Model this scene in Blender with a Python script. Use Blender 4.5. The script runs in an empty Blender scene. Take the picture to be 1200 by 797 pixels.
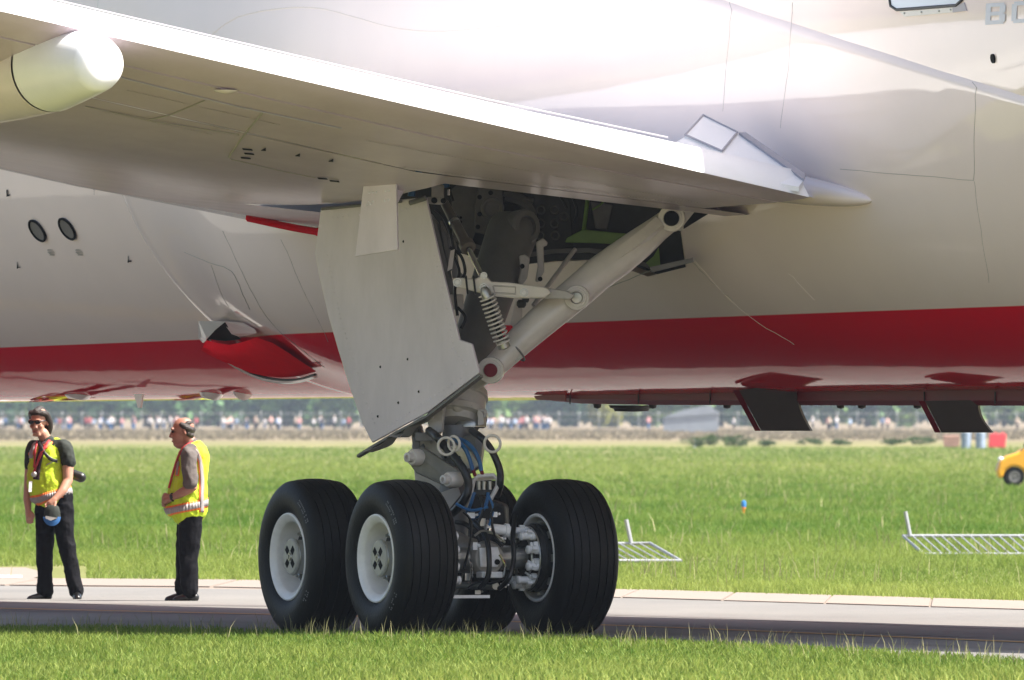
import bpy, bmesh, math, random
import numpy as np
from mathutils import Vector, Matrix
random.seed(7); rng = np.random.default_rng(7)
SC = bpy.context.scene
COL = SC.collection
PI = math.pi

# ------------------------------------------------------------------ camera, sky, sun, exposure
FPX, HZ, CAMH = 19370.0, 487.0, 1.72           # focal length in pixels of a 1200 px wide frame, horizon row, eye height
cam_d = bpy.data.cameras.new('camera'); cam = bpy.data.objects.new('camera', cam_d); COL.objects.link(cam)
cam.location = (0, 0, CAMH)
cam.rotation_euler = (PI/2 + math.atan((HZ-398.5)/FPX), 0, 0)
cam_d.sensor_width = 36; cam_d.lens = 36*FPX/1200
cam_d.clip_start = 1; cam_d.clip_end = 30000
cam_d.dof.use_dof = True; cam_d.dof.focus_distance = 131; cam_d.dof.aperture_fstop = 15
SC.camera = cam
SUN = Vector((0.70, -0.13, 1.0)).normalized()   # towards the sun
elev = math.asin(SUN.z); azim = math.atan2(SUN.x, SUN.y)
wd = bpy.data.worlds.new('World'); SC.world = wd; wd.use_nodes = True
nt = wd.node_tree; nt.nodes.clear()
sky = nt.nodes.new('ShaderNodeTexSky'); sky.sky_type = 'NISHITA'; sky.sun_disc = False
sky.sun_elevation = elev; sky.sun_rotation = azim; sky.air_density = 1.0; sky.dust_density = 3.6; sky.ozone_density = 0.4
bg = nt.nodes.new('ShaderNodeBackground'); bg.inputs['Strength'].default_value = 0.075
wo = nt.nodes.new('ShaderNodeOutputWorld')
nt.links.new(sky.outputs[0], bg.inputs[0]); nt.links.new(bg.outputs[0], wo.inputs[0])
sd = bpy.data.lights.new('sun', 'SUN'); sd.energy = 4.2; sd.angle = math.radians(0.6); sd.color = (1.0, 0.95, 0.87)
so = bpy.data.objects.new('sun', sd); COL.objects.link(so)
so.rotation_euler = SUN.to_track_quat('Z', 'Y').to_euler()
SC.view_settings.view_transform = 'Standard'; SC.view_settings.look = 'None'
SC.view_settings.exposure = 1.86; SC.view_settings.gamma = 1.0

# ------------------------------------------------------------------ helpers
def P(px, py, Y):
    return Vector(((px-600)*Y/FPX, Y, CAMH+(HZ-py)*Y/FPX))
def GR(px, py, z=0.0):
    Y = (CAMH-z)*FPX/(py-HZ)
    return Vector(((px-600)*Y/FPX, Y, z))
# aircraft frame: o outboard (to port), a aft, z up; origin under the middle of the port main gear
TH = math.radians(25)
G0 = Vector((-0.54, 130.0, 0)); OUT = Vector((-math.cos(TH), -math.sin(TH), 0)); AFT = Vector((math.sin(TH), -math.cos(TH), 0))
UP = Vector((0, 0, 1))
def AC(o, a, z): return G0 + OUT*o + AFT*a + UP*z
def toac(p):
    d = p-G0; return d.dot(OUT), d.dot(AFT), d.z

class MB:
    def __init__(s): s.v = []; s.f = []; s.m = []
    def add(s, vs, fs, mi=0):
        b = len(s.v); s.v += [tuple(v) for v in vs]; s.f += [tuple(i+b for i in f) for f in fs]; s.m += [mi]*len(fs); return s
    def box(s, c, u, v, w, mi=0):           # centre and three half-axis vectors
        c, u, v, w = Vector(c), Vector(u), Vector(v), Vector(w)
        vs = [c+u*i+v*j+w*k for i in (-1, 1) for j in (-1, 1) for k in (-1, 1)]
        return s.add(vs, [(0,1,3,2),(4,6,7,5),(0,4,5,1),(2,3,7,6),(0,2,6,4),(1,5,7,3)], mi)
    def rings(s, rs, cap0=True, cap1=True, mi=0, closed=True):
        n = len(rs[0]); vs = [p for r in rs for p in r]; fs = []
        for i in range(len(rs)-1):
            for j in range(n if closed else n-1):
                k = (j+1) % n
                fs.append((i*n+j, i*n+k, (i+1)*n+k, (i+1)*n+j))
        if cap0 and closed: fs.append(tuple(range(n))[::-1])
        if cap1 and closed: fs.append(tuple(range((len(rs)-1)*n, len(rs)*n)))
        return s.add(vs, fs, mi)
    def tube(s, pts, r, n=10, mi=0, cap=True):
        pts = [Vector(p) for p in pts]
        if not hasattr(r, '__len__'): r = [r]*len(pts)
        rs = []; prev = None
        for i, p in enumerate(pts):
            t = (pts[min(i+1, len(pts)-1)]-pts[max(i-1, 0)]).normalized()
            if prev is None:
                x = t.orthogonal().normalized()
            else:
                x = (prev - t*prev.dot(t))
                x = x.normalized() if x.length > 1e-6 else t.orthogonal().normalized()
            prev = x; y = t.cross(x)
            rs.append([p+(x*math.cos(2*PI*k/n)+y*math.sin(2*PI*k/n))*r[i] for k in range(n)])
        return s.rings(rs, cap, cap, mi)
    def cyl(s, a, b, r, n=14, mi=0, r2=None):
        return s.tube([a, b], [r, r if r2 is None else r2], n, mi)
    def lathe(s, c, ax, prof, n=32, mi=0, cap0=False, cap1=False, ex=1.0):   # prof: (along axis, radius)
        c = Vector(c); ax = Vector(ax).normalized()
        x = (UP - ax*UP.dot(ax)); x = x.normalized() if x.length > 1e-4 else Vector((1,0,0)); y = ax.cross(x)
        rs = [[c+ax*t+(x*math.cos(2*PI*k/n)*ex+y*math.sin(2*PI*k/n))*r for k in range(n)] for t, r in prof]
        return s.rings(rs, cap0, cap1, mi)
    def prism(s, poly, d, mi=0):            # polygon of points and an extrusion vector
        poly = [Vector(p) for p in poly]; d = Vector(d); n = len(poly)
        vs = poly+[p+d for p in poly]
        fs = [tuple(range(n))[::-1], tuple(range(n, 2*n))]+[(i, (i+1) % n, (i+1) % n+n, i+n) for i in range(n)]
        return s.add(vs, fs, mi)
    def ball(s, c, r, n=12, mi=0, sc=(1,1,1), rot=None):
        c = Vector(c); rs = []
        for i in range(1, n//2):
            th = PI*i/(n//2)
            ring = []
            for k in range(n):
                v = Vector((math.sin(th)*math.cos(2*PI*k/n)*sc[0], math.sin(th)*math.sin(2*PI*k/n)*sc[1], -math.cos(th)*sc[2]))*r
                if rot: v = rot @ v
                ring.append(c+v)
            rs.append(ring)
        return s.rings(rs, True, True, mi)
    def torus(s, c, ax, R, r, n=20, m=8, mi=0, arc=2*PI):
        c = Vector(c); ax = Vector(ax).normalized(); x = ax.orthogonal().normalized(); y = ax.cross(x)
        pts = [c+(x*math.cos(arc*k/n)+y*math.sin(arc*k/n))*R for k in range(n+1)]
        return s.tube(pts, r, m, mi, cap=False)
    def build(s, name, mat, parent=None, smooth=40, bevel=0, loc=None, fixn=True):
        root = parent
        while root is not None and root.parent is not None: root = root.parent
        off = root.location if root is not None else Vector((0,0,0))
        if loc is not None: off = Vector(loc)
        me = bpy.data.meshes.new(name)
        me.from_pydata([tuple(Vector(v)-off) for v in s.v], [], s.f)
        mats = mat if isinstance(mat, (list, tuple)) else [mat]
        for m_ in mats: me.materials.append(m_)
        if len(mats) > 1: me.polygons.foreach_set('material_index', s.m)
        if fixn:
            bm = bmesh.new(); bm.from_mesh(me); bmesh.ops.recalc_face_normals(bm, faces=bm.faces); bm.to_mesh(me); bm.free()
        if smooth:
            me.polygons.foreach_set('use_smooth', [True]*len(me.polygons)); me.set_sharp_from_angle(angle=math.radians(smooth))
        me.update()
        o = bpy.data.objects.new(name, me); COL.objects.link(o)
        if bevel:
            b = o.modifiers.new('bevel', 'BEVEL'); b.width = bevel; b.segments = 2; b.limit_method = 'ANGLE'; b.angle_limit = math.radians(40)
        if parent is not None: o.parent = parent
        elif loc is not None: o.location = loc
        return o
def thing(name, loc, label, cat, group=None, rz=0):
    o = bpy.data.objects.new(name, None); COL.objects.link(o); o.empty_display_size = 0.3
    o.location = loc; o.rotation_euler = (0, 0, rz); tag(o, label, cat, group); return o
def tag(o, label=None, cat=None, group=None, kind=None):
    if label: o['label'] = label
    if cat: o['category'] = cat
    if group: o['group'] = group
    if kind: o['kind'] = kind
    return o
def spline(pts, n=8):                       # Catmull-Rom through points
    pts = [Vector(p) for p in pts]; out = []
    for i in range(len(pts)-1):
        p0, p1, p2, p3 = pts[max(i-1,0)], pts[i], pts[i+1], pts[min(i+2,len(pts)-1)]
        for k in range(n):
            t = k/n
            out.append(0.5*((2*p1)+(p2-p0)*t+(2*p0-5*p1+4*p2-p3)*t*t+(3*p1-p0-3*p2+p3)*t**3))
    return out+[pts[-1]]
def sm(x, a, b):
    t = min(1, max(0, (x-a)/(b-a))); return t*t*(3-2*t)

# ------------------------------------------------------------------ materials
def mat(name, col, rough=0.5, metal=0.0, coat=0.0, var=0.0, scale=6.0, bump=0.0, bscale=40.0, spec=0.5, stretch=None):
    m = bpy.data.materials.new(name); m.use_nodes = True
    N, L = m.node_tree.nodes, m.node_tree.links
    b = N['Principled BSDF']
    b.inputs['Base Color'].default_value = (*col, 1); b.inputs['Roughness'].default_value = rough
    b.inputs['Metallic'].default_value = metal; b.inputs['Coat Weight'].default_value = coat; b.inputs['Coat Roughness'].default_value = 0.03
    b.inputs['Specular IOR Level'].default_value = spec
    if var or bump:
        g = N.new('ShaderNodeNewGeometry'); vec = g.outputs['Position']
        if stretch:
            mp = N.new('ShaderNodeVectorMath'); mp.operation = 'MULTIPLY'; mp.inputs[1].default_value = stretch
            L.new(vec, mp.inputs[0]); vec = mp.outputs[0]
    if var:
        n = N.new('ShaderNodeTexNoise'); n.inputs['Scale'].default_value = scale; n.inputs['Detail'].default_value = 6; n.inputs['Roughness'].default_value = 0.65
        L.new(vec, n.inputs['Vector'])
        r = N.new('ShaderNodeMapRange'); r.inputs['From Min'].default_value = 0.25; r.inputs['From Max'].default_value = 0.75
        r.inputs['To Min'].default_value = 1-var; r.inputs['To Max'].default_value = 1+var*0.6; L.new(n.outputs[0], r.inputs[0])
        mx = N.new('ShaderNodeVectorMath'); mx.operation = 'SCALE'; mx.inputs[0].default_value = col
        L.new(r.outputs[0], mx.inputs['Scale']); L.new(mx.outputs[0], b.inputs['Base Color'])
        r2 = N.new('ShaderNodeMapRange'); r2.inputs['To Min'].default_value = max(0.02, rough-0.1*var*3); r2.inputs['To Max'].default_value = min(1, rough+0.1*var*3)
        L.new(n.outputs[0], r2.inputs[0]); L.new(r2.outputs[0], b.inputs['Roughness'])
    if bump:
        n2 = N.new('ShaderNodeTexNoise'); n2.inputs['Scale'].default_value = bscale; n2.inputs['Detail'].default_value = 4
        L.new(vec, n2.inputs['Vector'])
        bp = N.new('ShaderNodeBump'); bp.inputs['Strength'].default_value = bump; bp.inputs['Distance'].default_value = 0.02
        L.new(n2.outputs[0], bp.inputs['Height']); L.new(bp.outputs[0], b.inputs['Normal'])
    return m
def ramp(N, stops):
    r = N.new('ShaderNodeValToRGB'); e = r.color_ramp.elements
    while len(e) < len(stops): e.new(0.5)
    for el, (p, c) in zip(e, stops): el.position = p; el.color = (*c, 1)
    return r

CREAM = (0.87, 0.745, 0.705); RED = (0.68, 0.002, 0.020)
def fuselage_mat():
    m = bpy.data.materials.new('cream and red gloss paint'); m.use_nodes = True
    N, L = m.node_tree.nodes, m.node_tree.links; b = N['Principled BSDF']
    g = N.new('ShaderNodeNewGeometry')
    dt = N.new('ShaderNodeVectorMath'); dt.operation = 'DOT_PRODUCT'
    k = 0.0115
    dt.inputs[1].default_value = (-AFT.x*k, -AFT.y*k, 1.0); L.new(g.outputs['Position'], dt.inputs[0])
    thr = 2.57 - k*5 - k*AFT.dot(G0)
    mr = N.new('ShaderNodeMapRange'); mr.inputs['From Min'].default_value = thr-0.004; mr.inputs['From Max'].default_value = thr+0.004
    L.new(dt.outputs['Value'], mr.inputs[0])
    nz = N.new('ShaderNodeTexNoise'); nz.inputs['Scale'].default_value = 0.9; nz.inputs['Detail'].default_value = 7; L.new(g.outputs['Position'], nz.inputs['Vector'])
    mx = N.new('ShaderNodeMix'); mx.data_type = 'RGBA'
    mx.inputs['A'].default_value = (*RED, 1); L.new(mr.outputs[0], mx.inputs['Factor'])
    cr = ramp(N, [(0.3, tuple(c*0.95 for c in CREAM)), (0.7, CREAM)]); L.new(nz.outputs[0], cr.inputs[0]); L.new(cr.outputs[0], mx.inputs['B'])
    L.new(mx.outputs['Result'], b.inputs['Base Color'])
    b.inputs['Roughness'].default_value = 0.05; b.inputs['Coat Weight'].default_value = 0.0; b.inputs['Coat Roughness'].default_value = 0.035
    sp = N.new('ShaderNodeMapRange'); sp.inputs['To Min'].default_value = 0.010; sp.inputs['To Max'].default_value = 0.34; L.new(mr.outputs[0], sp.inputs[0]); L.new(sp.outputs[0], b.inputs['Specular IOR Level'])
    n2 = N.new('ShaderNodeTexNoise'); n2.inputs['Scale'].default_value = 1.3; n2.inputs['Detail'].default_value = 1; L.new(g.outputs['Position'], n2.inputs['Vector'])
    bp = N.new('ShaderNodeBump'); bp.inputs['Strength'].default_value = 0.18; bp.inputs['Distance'].default_value = 0.02
    L.new(n2.outputs[0], bp.inputs['Height']); L.new(bp.outputs[0], b.inputs['Normal']); L.new(bp.outputs[0], b.inputs['Coat Normal'])
    return m
M = {}
M['fus'] = fuselage_mat()
M['cream'] = mat('cream paint', CREAM, 0.25, coat=0.6, var=0.04, scale=2)
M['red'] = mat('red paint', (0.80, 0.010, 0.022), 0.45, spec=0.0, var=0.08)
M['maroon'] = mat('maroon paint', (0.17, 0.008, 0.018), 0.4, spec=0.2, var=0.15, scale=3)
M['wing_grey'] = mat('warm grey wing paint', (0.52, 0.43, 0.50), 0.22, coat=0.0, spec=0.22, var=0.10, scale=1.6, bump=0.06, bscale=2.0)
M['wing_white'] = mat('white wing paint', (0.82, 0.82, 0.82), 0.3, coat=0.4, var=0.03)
M['edge'] = mat('leading edge with dark reflection', (0.115, 0.105, 0.105), 0.12, metal=0.3, var=0.1, scale=1.5)  # polished metal, its colour darkened for the band reflected along it
M['pod'] = mat('pale cream pod paint', (0.68, 0.60, 0.60), 0.25, coat=0.15, var=0.05)
M['door'] = mat('pale grey door paint', (0.67, 0.605, 0.685), 0.4, coat=0.2, var=0.16, scale=2.5, stretch=(1,1,.35))
M['gear'] = mat('grey gear paint', (0.44, 0.41, 0.39), 0.38, coat=0.2, var=0.22, scale=9)
M['brace'] = mat('pale grey brace paint', (0.64, 0.595, 0.55), 0.33, coat=0.3, var=0.12, scale=5)
M['strut'] = mat('dull grey strut paint', (0.15, 0.145, 0.145), 0.45, var=0.2, scale=5)
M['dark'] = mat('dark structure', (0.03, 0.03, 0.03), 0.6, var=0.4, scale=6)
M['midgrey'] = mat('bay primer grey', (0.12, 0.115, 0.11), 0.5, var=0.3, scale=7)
M['black'] = mat('black', (0.005, 0.005, 0.006), 0.55, var=0.2)
M['hose'] = mat('black rubber hose', (0.008, 0.009, 0.011), 0.4, var=0.2)
M['bluehose'] = mat('blue hose', (0.02, 0.12, 0.30), 0.4, var=0.2)
M['chrome'] = mat('polished steel', (0.75, 0.75, 0.76), 0.15, metal=1.0)
M['steel'] = mat('dull steel', (0.42, 0.42, 0.40), 0.35, metal=0.8, var=0.2, scale=20)
M['galv'] = mat('galvanised steel', (0.36, 0.37, 0.39), 0.45, metal=0.4, var=0.15, scale=15)
M['green'] = mat('green primer', (0.16, 0.28, 0.05), 0.5, var=0.2)
M['rubber'] = mat('tyre rubber', (0.0075, 0.0075, 0.0085), 0.52, var=0.3, scale=10, bump=0.15, bscale=60, spec=0.22)
M['rim'] = mat('white rim paint', (0.90, 0.87, 0.86), 0.35, coat=0.2, var=0.1, scale=12)
M['rimdark'] = mat('dark wheel grey', (0.03, 0.03, 0.03), 0.5, metal=0.3, var=0.3, scale=25)  # near-black grey of the brake packs and wheel web recesses
M['caliper'] = mat('brake housing alloy', (0.82, 0.81, 0.80), 0.25, metal=0.0, var=0.15, scale=20)
M['seam'] = mat('panel seam', (0.30, 0.28, 0.26), 0.6)
M['seal'] = mat('grey seal', (0.36, 0.34, 0.37), 0.5)
M['flap'] = mat('dark brown grey door', (0.085, 0.070, 0.062), 0.5, var=0.12)
M['letter'] = mat('blue grey lettering', (0.50, 0.52, 0.58), 0.35)
M['glass'] = mat('pale blue door glass', (0.75, 0.80, 0.9), 0.15, coat=0.5)
M['mark'] = mat('black print', (0.008, 0.008, 0.008), 0.7, spec=0.1)
M['greyprint'] = mat('tyre print', (0.16, 0.16, 0.165), 0.7, var=0.5, scale=60)

# ------------------------------------------------------------------ ground, taxiway
def ground_mat():
    m = bpy.data.materials.new('mown grass field'); m.use_nodes = True
    N, L = m.node_tree.nodes, m.node_tree.links; b = N['Principled BSDF']
    g = N.new('ShaderNodeNewGeometry'); sp = N.new('ShaderNodeSeparateXYZ'); L.new(g.outputs['Position'], sp.inputs[0])
    mp = N.new('ShaderNodeVectorMath'); mp.operation = 'MULTIPLY'; mp.inputs[1].default_value = (0.12, 0.02, 1); L.new(g.outputs['Position'], mp.inputs[0])
    n1 = N.new('ShaderNodeTexNoise'); n1.inputs['Scale'].default_value = 1.0; n1.inputs['Detail'].default_value = 7; n1.inputs['Roughness'].default_value = 0.6; L.new(mp.outputs[0], n1.inputs['Vector'])
    n2 = N.new('ShaderNodeTexNoise'); n2.inputs['Scale'].default_value = 6.0; n2.inputs['Detail'].default_value = 5; L.new(g.outputs['Position'], n2.inputs['Vector'])
    r1 = ramp(N, [(0.36, (0.095, 0.110, 0.030)), (0.5, (0.135, 0.142, 0.050)), (0.63, (0.18, 0.165, 0.075))]); L.new(n1.outputs[0], r1.inputs[0])
    r2 = ramp(N, [(0.3, (0.75, 0.75, 0.75)), (0.7, (1.2, 1.2, 1.15))]); L.new(n2.outputs[0], r2.inputs[0])
    ml = N.new('ShaderNodeVectorMath'); ml.operation = 'MULTIPLY'; L.new(r1.outputs[0], ml.inputs[0]); L.new(r2.outputs[0], ml.inputs[1])
    # dry unmown grass farther out on the airfield
    mr = N.new('ShaderNodeMapRange'); mr.interpolation_type = 'SMOOTHSTEP'; mr.inputs['From Min'].default_value = 880; mr.inputs['From Max'].default_value = 1250
    nadd = N.new('ShaderNodeMath'); nadd.operation = 'MULTIPLY_ADD'; nadd.inputs[1].default_value = 260; L.new(n1.outputs[0], nadd.inputs[0]); L.new(sp.outputs['Y'], nadd.inputs[2])
    sb = N.new('ShaderNodeMath'); sb.operation = 'SUBTRACT'; sb.inputs[1].default_value = 130; L.new(nadd.outputs[0], sb.inputs[0]); L.new(sb.outputs[0], mr.inputs[0])
    mx = N.new('ShaderNodeMix'); mx.data_type = 'RGBA'; L.new(mr.outputs[0], mx.inputs['Factor']); L.new(ml.outputs[0], mx.inputs['A']); mx.inputs['B'].default_value = (0.165, 0.130, 0.088, 1)
    L.new(mx.outputs['Result'], b.inputs['Base Color']); b.inputs['Roughness'].default_value = 0.9; b.inputs['Specular IOR Level'].default_value = 0.1
    return m
mb = MB()
ys = [-3000, -200, 0, 60, 100, 140, 200, 300, 500, 900, 1500, 2200, 3000, 9000]
xs = [-6000, -1500, -300, -60, -20, 0, 20, 60, 300, 1500, 6000]
vs = [(x, y, 0) for y in ys for x in xs]; nx = len(xs)
mb.add(vs, [(j*nx+i, j*nx+i+1, (j+1)*nx+i+1, (j+1)*nx+i) for j in range(len(ys)-1) for i in range(nx-1)])
gr = mb.build('grass_field', ground_mat(), smooth=0, fixn=False); tag(gr, kind='structure')

M['asphalt'] = mat('worn asphalt', (0.138, 0.131, 0.122), 0.85, var=0.22, scale=0.5, bump=0.3, bscale=60, stretch=(1,.35,1))
M['concrete'] = mat('pale concrete', (0.20, 0.163, 0.136), 0.85, var=0.12, scale=3, bump=0.3, bscale=40)
M['yellowline'] = mat('worn yellow line', (0.36, 0.22, 0.07), 0.8, var=0.3, scale=8)
M['whiteline'] = mat('white line', (0.75, 0.74, 0.72), 0.7, var=0.15)
def line(pix, ext=60):
    pts = [GR(*p) for p in pix]
    d = Vector((-0.40, 0.917, 0))
    d0 = (pts[0]-pts[1]).normalized(); d1 = (pts[-1]-pts[-2]).normalized()
    return [pts[0]+d0*10+d*ext*6] + [pts[0]+d0*10] + spline(pts, 6) + [pts[-1]+d1*10] + [pts[-1]+d1*10-d*ext]
def resamp(pts, n):
    c = [0]
    for a, b in zip(pts, pts[1:]): c.append(c[-1]+(b-a).length)
    out = []
    for i in range(n):
        t = c[-1]*i/(n-1); k = 0
        while k < len(c)-2 and c[k+1] < t: k += 1
        out.append(pts[k].lerp(pts[k+1], (t-c[k])/(c[k+1]-c[k])))
    return out
def sheet(name, A, B, z, m, n=60):
    mb = MB(); A = [p+UP*z for p in resamp(A, n)]; B = [p+UP*z for p in resamp(B, n)]
    mb.rings([A, B], False, False, closed=False)
    return mb.build(name, m, smooth=0, fixn=True)
Lfar = line([(0,679),(310,681.5),(720,692),(1200,706)])
Lk = line([(0,687),(310,690),(720,701.5),(1200,716)])
Lnear = line([(0,738),(310,742),(720,752),(1200,776)])
tag(sheet('taxiway', Lk, Lnear, 0.008, M['asphalt']), kind='structure')
Ly0 = line([(0,713.6),(310,719.6),(720,733.6),(1200,753.4)]); Ly1 = line([(0,714.6),(310,720.7),(720,734.8),(1200,754.8)])
tag(sheet('edge_line', Ly0, Ly1, 0.012, M['yellowline']), kind='structure')
tmm = mat('tyre rubber marks', (.120,.110,.102), .8, var=.35, scale=.7, stretch=(1,.3,1))
for f0, f1 in ((.42,.455),(.60,.64),(.80,.825)):
    A_, B_ = resamp(Lk, 60), resamp(Lnear, 60)
    tag(sheet('tyre_mark', [a.lerp(b, f0) for a, b in zip(A_, B_)], [a.lerp(b, f1) for a, b in zip(A_, B_)], .0105, tmm), kind='structure')
kb = MB(); kb.rings([[p+UP*0.004 for p in resamp(Lfar,60)], [p+UP*0.004 for p in resamp(Lk,60)]], False, False, closed=False)
kerb = kb.build('kerb', mat('kerb joint', (0.19,0.15,0.12), 0.9), smooth=0); tag(kerb, kind='structure')
A = resamp(Lfar, 700); B = resamp(Lk, 700); step = 4
for i in range(250, 700-step, step):
    q = [A[i].lerp(A[i+step],.012), A[i].lerp(A[i+step],.988), B[i].lerp(B[i+step],.988), B[i].lerp(B[i+step],.012)]
    if q[0].y < 90 or q[0].y > 260: continue
    mb = MB(); mb.prism([p+UP*0.005 for p in q], UP*(0.010+rng.random()*0.004))
    mb.build('slab', M['concrete'], kerb, smooth=0)
tag(sheet('bounce_apron', [Vector((-160,105.3,0)), Vector((160,105.3,0))], [Vector((-160,-90,0)), Vector((160,-90,0))], 0.008, mat('pale apron concrete', (0.46, 0.39, 0.345), 0.85, var=.1, scale=.3), 2), kind='structure')  # unseen pavement, added to bounce warm light up at the aircraft
mb = MB(); mb.add([GR(-300,664,.012), GR(30,665,.012), GR(58,672,.012), GR(30,680,.012), GR(-300,679,.012)], [(0,1,2,3,4)])
tag(mb.build('path', M['concrete'], smooth=0), kind='structure')
mb = MB(); mb.add([GR(-300,674.2,.016), GR(26,674.2,.016), GR(26,676.6,.016), GR(-300,676.6,.016)], [(0,1,2,3)])
tag(mb.build('path_marking', M['whiteline'], smooth=0), kind='structure')

# ------------------------------------------------------------------ airliner: one thing, standing on its port main gear
plane = thing('airliner', G0, 'huge cream and red twin jet airliner parked over the taxiway, seen from behind its wing', 'airliner')
FC_O, FR = -4.9, 2.94
def fc_z(a): return 4.86+0.004*a
def ztop_edge(a): return min(5.75, 5.16-0.167*a) if a > -1 else 5.33 + 0.42*sm(-a, 1, 4)
def afront(z): return -11.4
def frad(a):                                  # fuselage radius along its length
    if a < -24: return FR*math.sqrt(max(0.0, 1-((-24-a)/8.0)**2.0))
    if a > 8: return FR*(1-0.75*sm(a, 6, 30))
    return FR
def fair_off(a, ph):                          # extra radius of the wing to body fairing
    z = fc_z(a)+FR*math.sin(ph)
    w = sm(math.degrees(math.asin(max(-1, min(1, (ztop_edge(a)-fc_z(a))/FR)))-ph), 0, 66)*sm(math.degrees(ph), -88, -32)
    af = afront(z)
    k = sm(a, af-0.05, af+2.6)*(1-sm(a, 0.5, 15.0))
    return 0.035 + 0.34*w*k
def in_fair(a, ph):
    z = fc_z(a)+FR*math.sin(ph)
    return a > afront(z) and z < ztop_edge(a)
def surf(a, ph, e=0.0):
    r = frad(a)+(fair_off(a, ph) if in_fair(a, ph) else 0)+e
    return AC(FC_O+r*math.cos(ph), a, fc_z(a)+r*math.sin(ph))
def hit(px, py):
    """where the line of sight of a pixel of the photograph meets the fuselage side: (a, phi)"""
    Y = 118.0; d = 0.03
    while Y < 165:
        o, a, z = toac(P(px, py, Y)); dz = z-fc_z(a); r = math.hypot(o-FC_O, dz); ph = math.atan2(dz, o-FC_O)
        if r < frad(a)+(fair_off(a, ph) if in_fair(a, ph) else 0):
            return a, ph
        Y += d
    return None
def S(px, py, e=0.006):
    h = hit(px, py); return surf(h[0], h[1], e)
# fuselage tube
mb = MB(); NA = 72
als = [-31.9,-31.5,-31,-30,-29,-28,-27,-26,-25]+list(np.arange(-24, 8.1, 1.0))+[10,13,16,20,25,30]
mb.rings([[AC(FC_O+frad(a)*math.cos(2*PI*k/NA), a, fc_z(a)+(2.0*sm(a,8,30))+frad(a)*math.sin(2*PI*k/NA)) for k in range(NA)] for a in als])
fus = mb.build('fuselage', M['fus'], plane, smooth=60)
BAY = [(462,196),(560,203),(700,220),(846,238),(806,262),(813,306),(766,317),(722,300),(690,296),(650,297),(600,304),(560,292),(530,282),(500,262),(470,240)]
# wing to body fairing: a shell standing proud of the fuselage
mb = MB()
nph = 100; vs = []; fs = []; rows = []
avals = np.arange(-11.4, 14.05, 0.15)
def phi_top(a): return math.asin(max(-1, min(1, (ztop_edge(a)-fc_z(a))/FR)))
for side in (1, -1):
    for j in range(nph+1):
        row = []
        for i, a in enumerate(avals):
            # front edge: squeeze the grid so that its first column lies on afront(z)
            t = j/nph
            pt = phi_top(a); ph = pt+(-PI/2-pt)*t
            z = fc_z(a)+FR*math.sin(ph); af = afront(z); aa = af+(a-avals[0])*(14.0-af)/(14.0-avals[0])
            pt = phi_top(aa); ph = pt+(-PI/2-pt)*t
            edge = min(sm(t, 0, .012), sm(aa-af, 0, .06))
            r = frad(aa)+0.004+(fair_off(aa, ph)-0.004)*edge
            if edge == 0: r = frad(aa)-0.01
            row.append((FC_O+side*r*math.cos(ph), aa, fc_z(aa)+r*math.sin(ph)))
        rows.append(row)
ni = len(avals)
mb2 = MB(); mb2.v = [tuple(AC(*p)) for row in rows for p in row]
for s_ in range(2):
    for j in range(nph):
        for i in range(ni-1):
            b0 = (s_*(nph+1)+j)*ni+i
            mb2.f.append((b0, b0+1, b0+1+ni, b0+ni)); mb2.m.append(0)
fairing = mb2.build('wing_body_fairing', M['fus'], plane, smooth=50)
mb = MB(); mb.prism([P(x, y, 126.5) for x, y in BAY], Vector((0, 7.2, 0))); cut = mb.build('cutter', M['dark'], None, loc=G0, smooth=0); cut.location = G0
for ob in (fairing, fus):                      # open the wheel bay through the skin
    md = ob.modifiers.new('bay', 'BOOLEAN'); md.operation = 'DIFFERENCE'; md.object = cut; md.solver = 'EXACT'
    bpy.context.view_layer.update(); dg = bpy.context.evaluated_depsgraph_get(); me = bpy.data.meshes.new_from_object(ob.evaluated_get(dg)); ob.modifiers.clear(); ob.data = me; me.name = ob.name
    ob.data.materials.clear(); ob.data.materials.append(M['fus'])
    ob.data.polygons.foreach_set('material_index', [0]*len(ob.data.polygons))
bpy.data.objects.remove(cut)

# ---- wing
def solve_o(px, afun, Y0=130.0):              # outboard station whose (o, afun(o)) lies in image column px
    lo, hi = -12.0, 14.0
    f = lambda o: (lambda p: 600+p.x*FPX/p.y-px)(AC(o, afun(o), 0))
    for _ in range(60):
        mi = (lo+hi)/2
        if f(mi) > 0: lo = mi
        else: hi = mi
    return (lo+hi)/2
ate = lambda o: 3.0+0.10*(o+2)
ale = lambda o: -8.0+0.70*(o+2)
def zat(px, py, afun):
    o = solve_o(px, afun); p = AC(o, afun(o), 0); return o, CAMH+(HZ-py)*p.y/FPX
def lin(p0, p1): return lambda o: p0[1]+(o-p0[0])*(p1[1]-p0[1])/(p1[0]-p0[0])
zte = lin(zat(140, 45, ate), zat(800, 197, ate))
zle0 = lin(zat(0, 176, ale), zat(310, 246, ale))
zle = lambda o: zle0(o)+0.16
def low(o, s):                                # lower skin; s = 0 at the trailing edge, 1 at the leading edge
    a = ate(o)+(ale(o)-ate(o))*s
    z = zte(o)+(zle(o)-zte(o))*s
    sag = min(.42, max(.06, .12+.107*(o+1.78)))*math.sin(PI*s**0.72)
    nose = 0.0
    if s > 0.93: nose = -0.16*math.sqrt(max(0, 1-((s-0.93)/0.07)**2))
    else: nose = -0.16*sm(s, 0.45, 0.93)
    return AC(o, a, z-sag+nose-0.15*sm(s, 0.12, 0.55))
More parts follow.
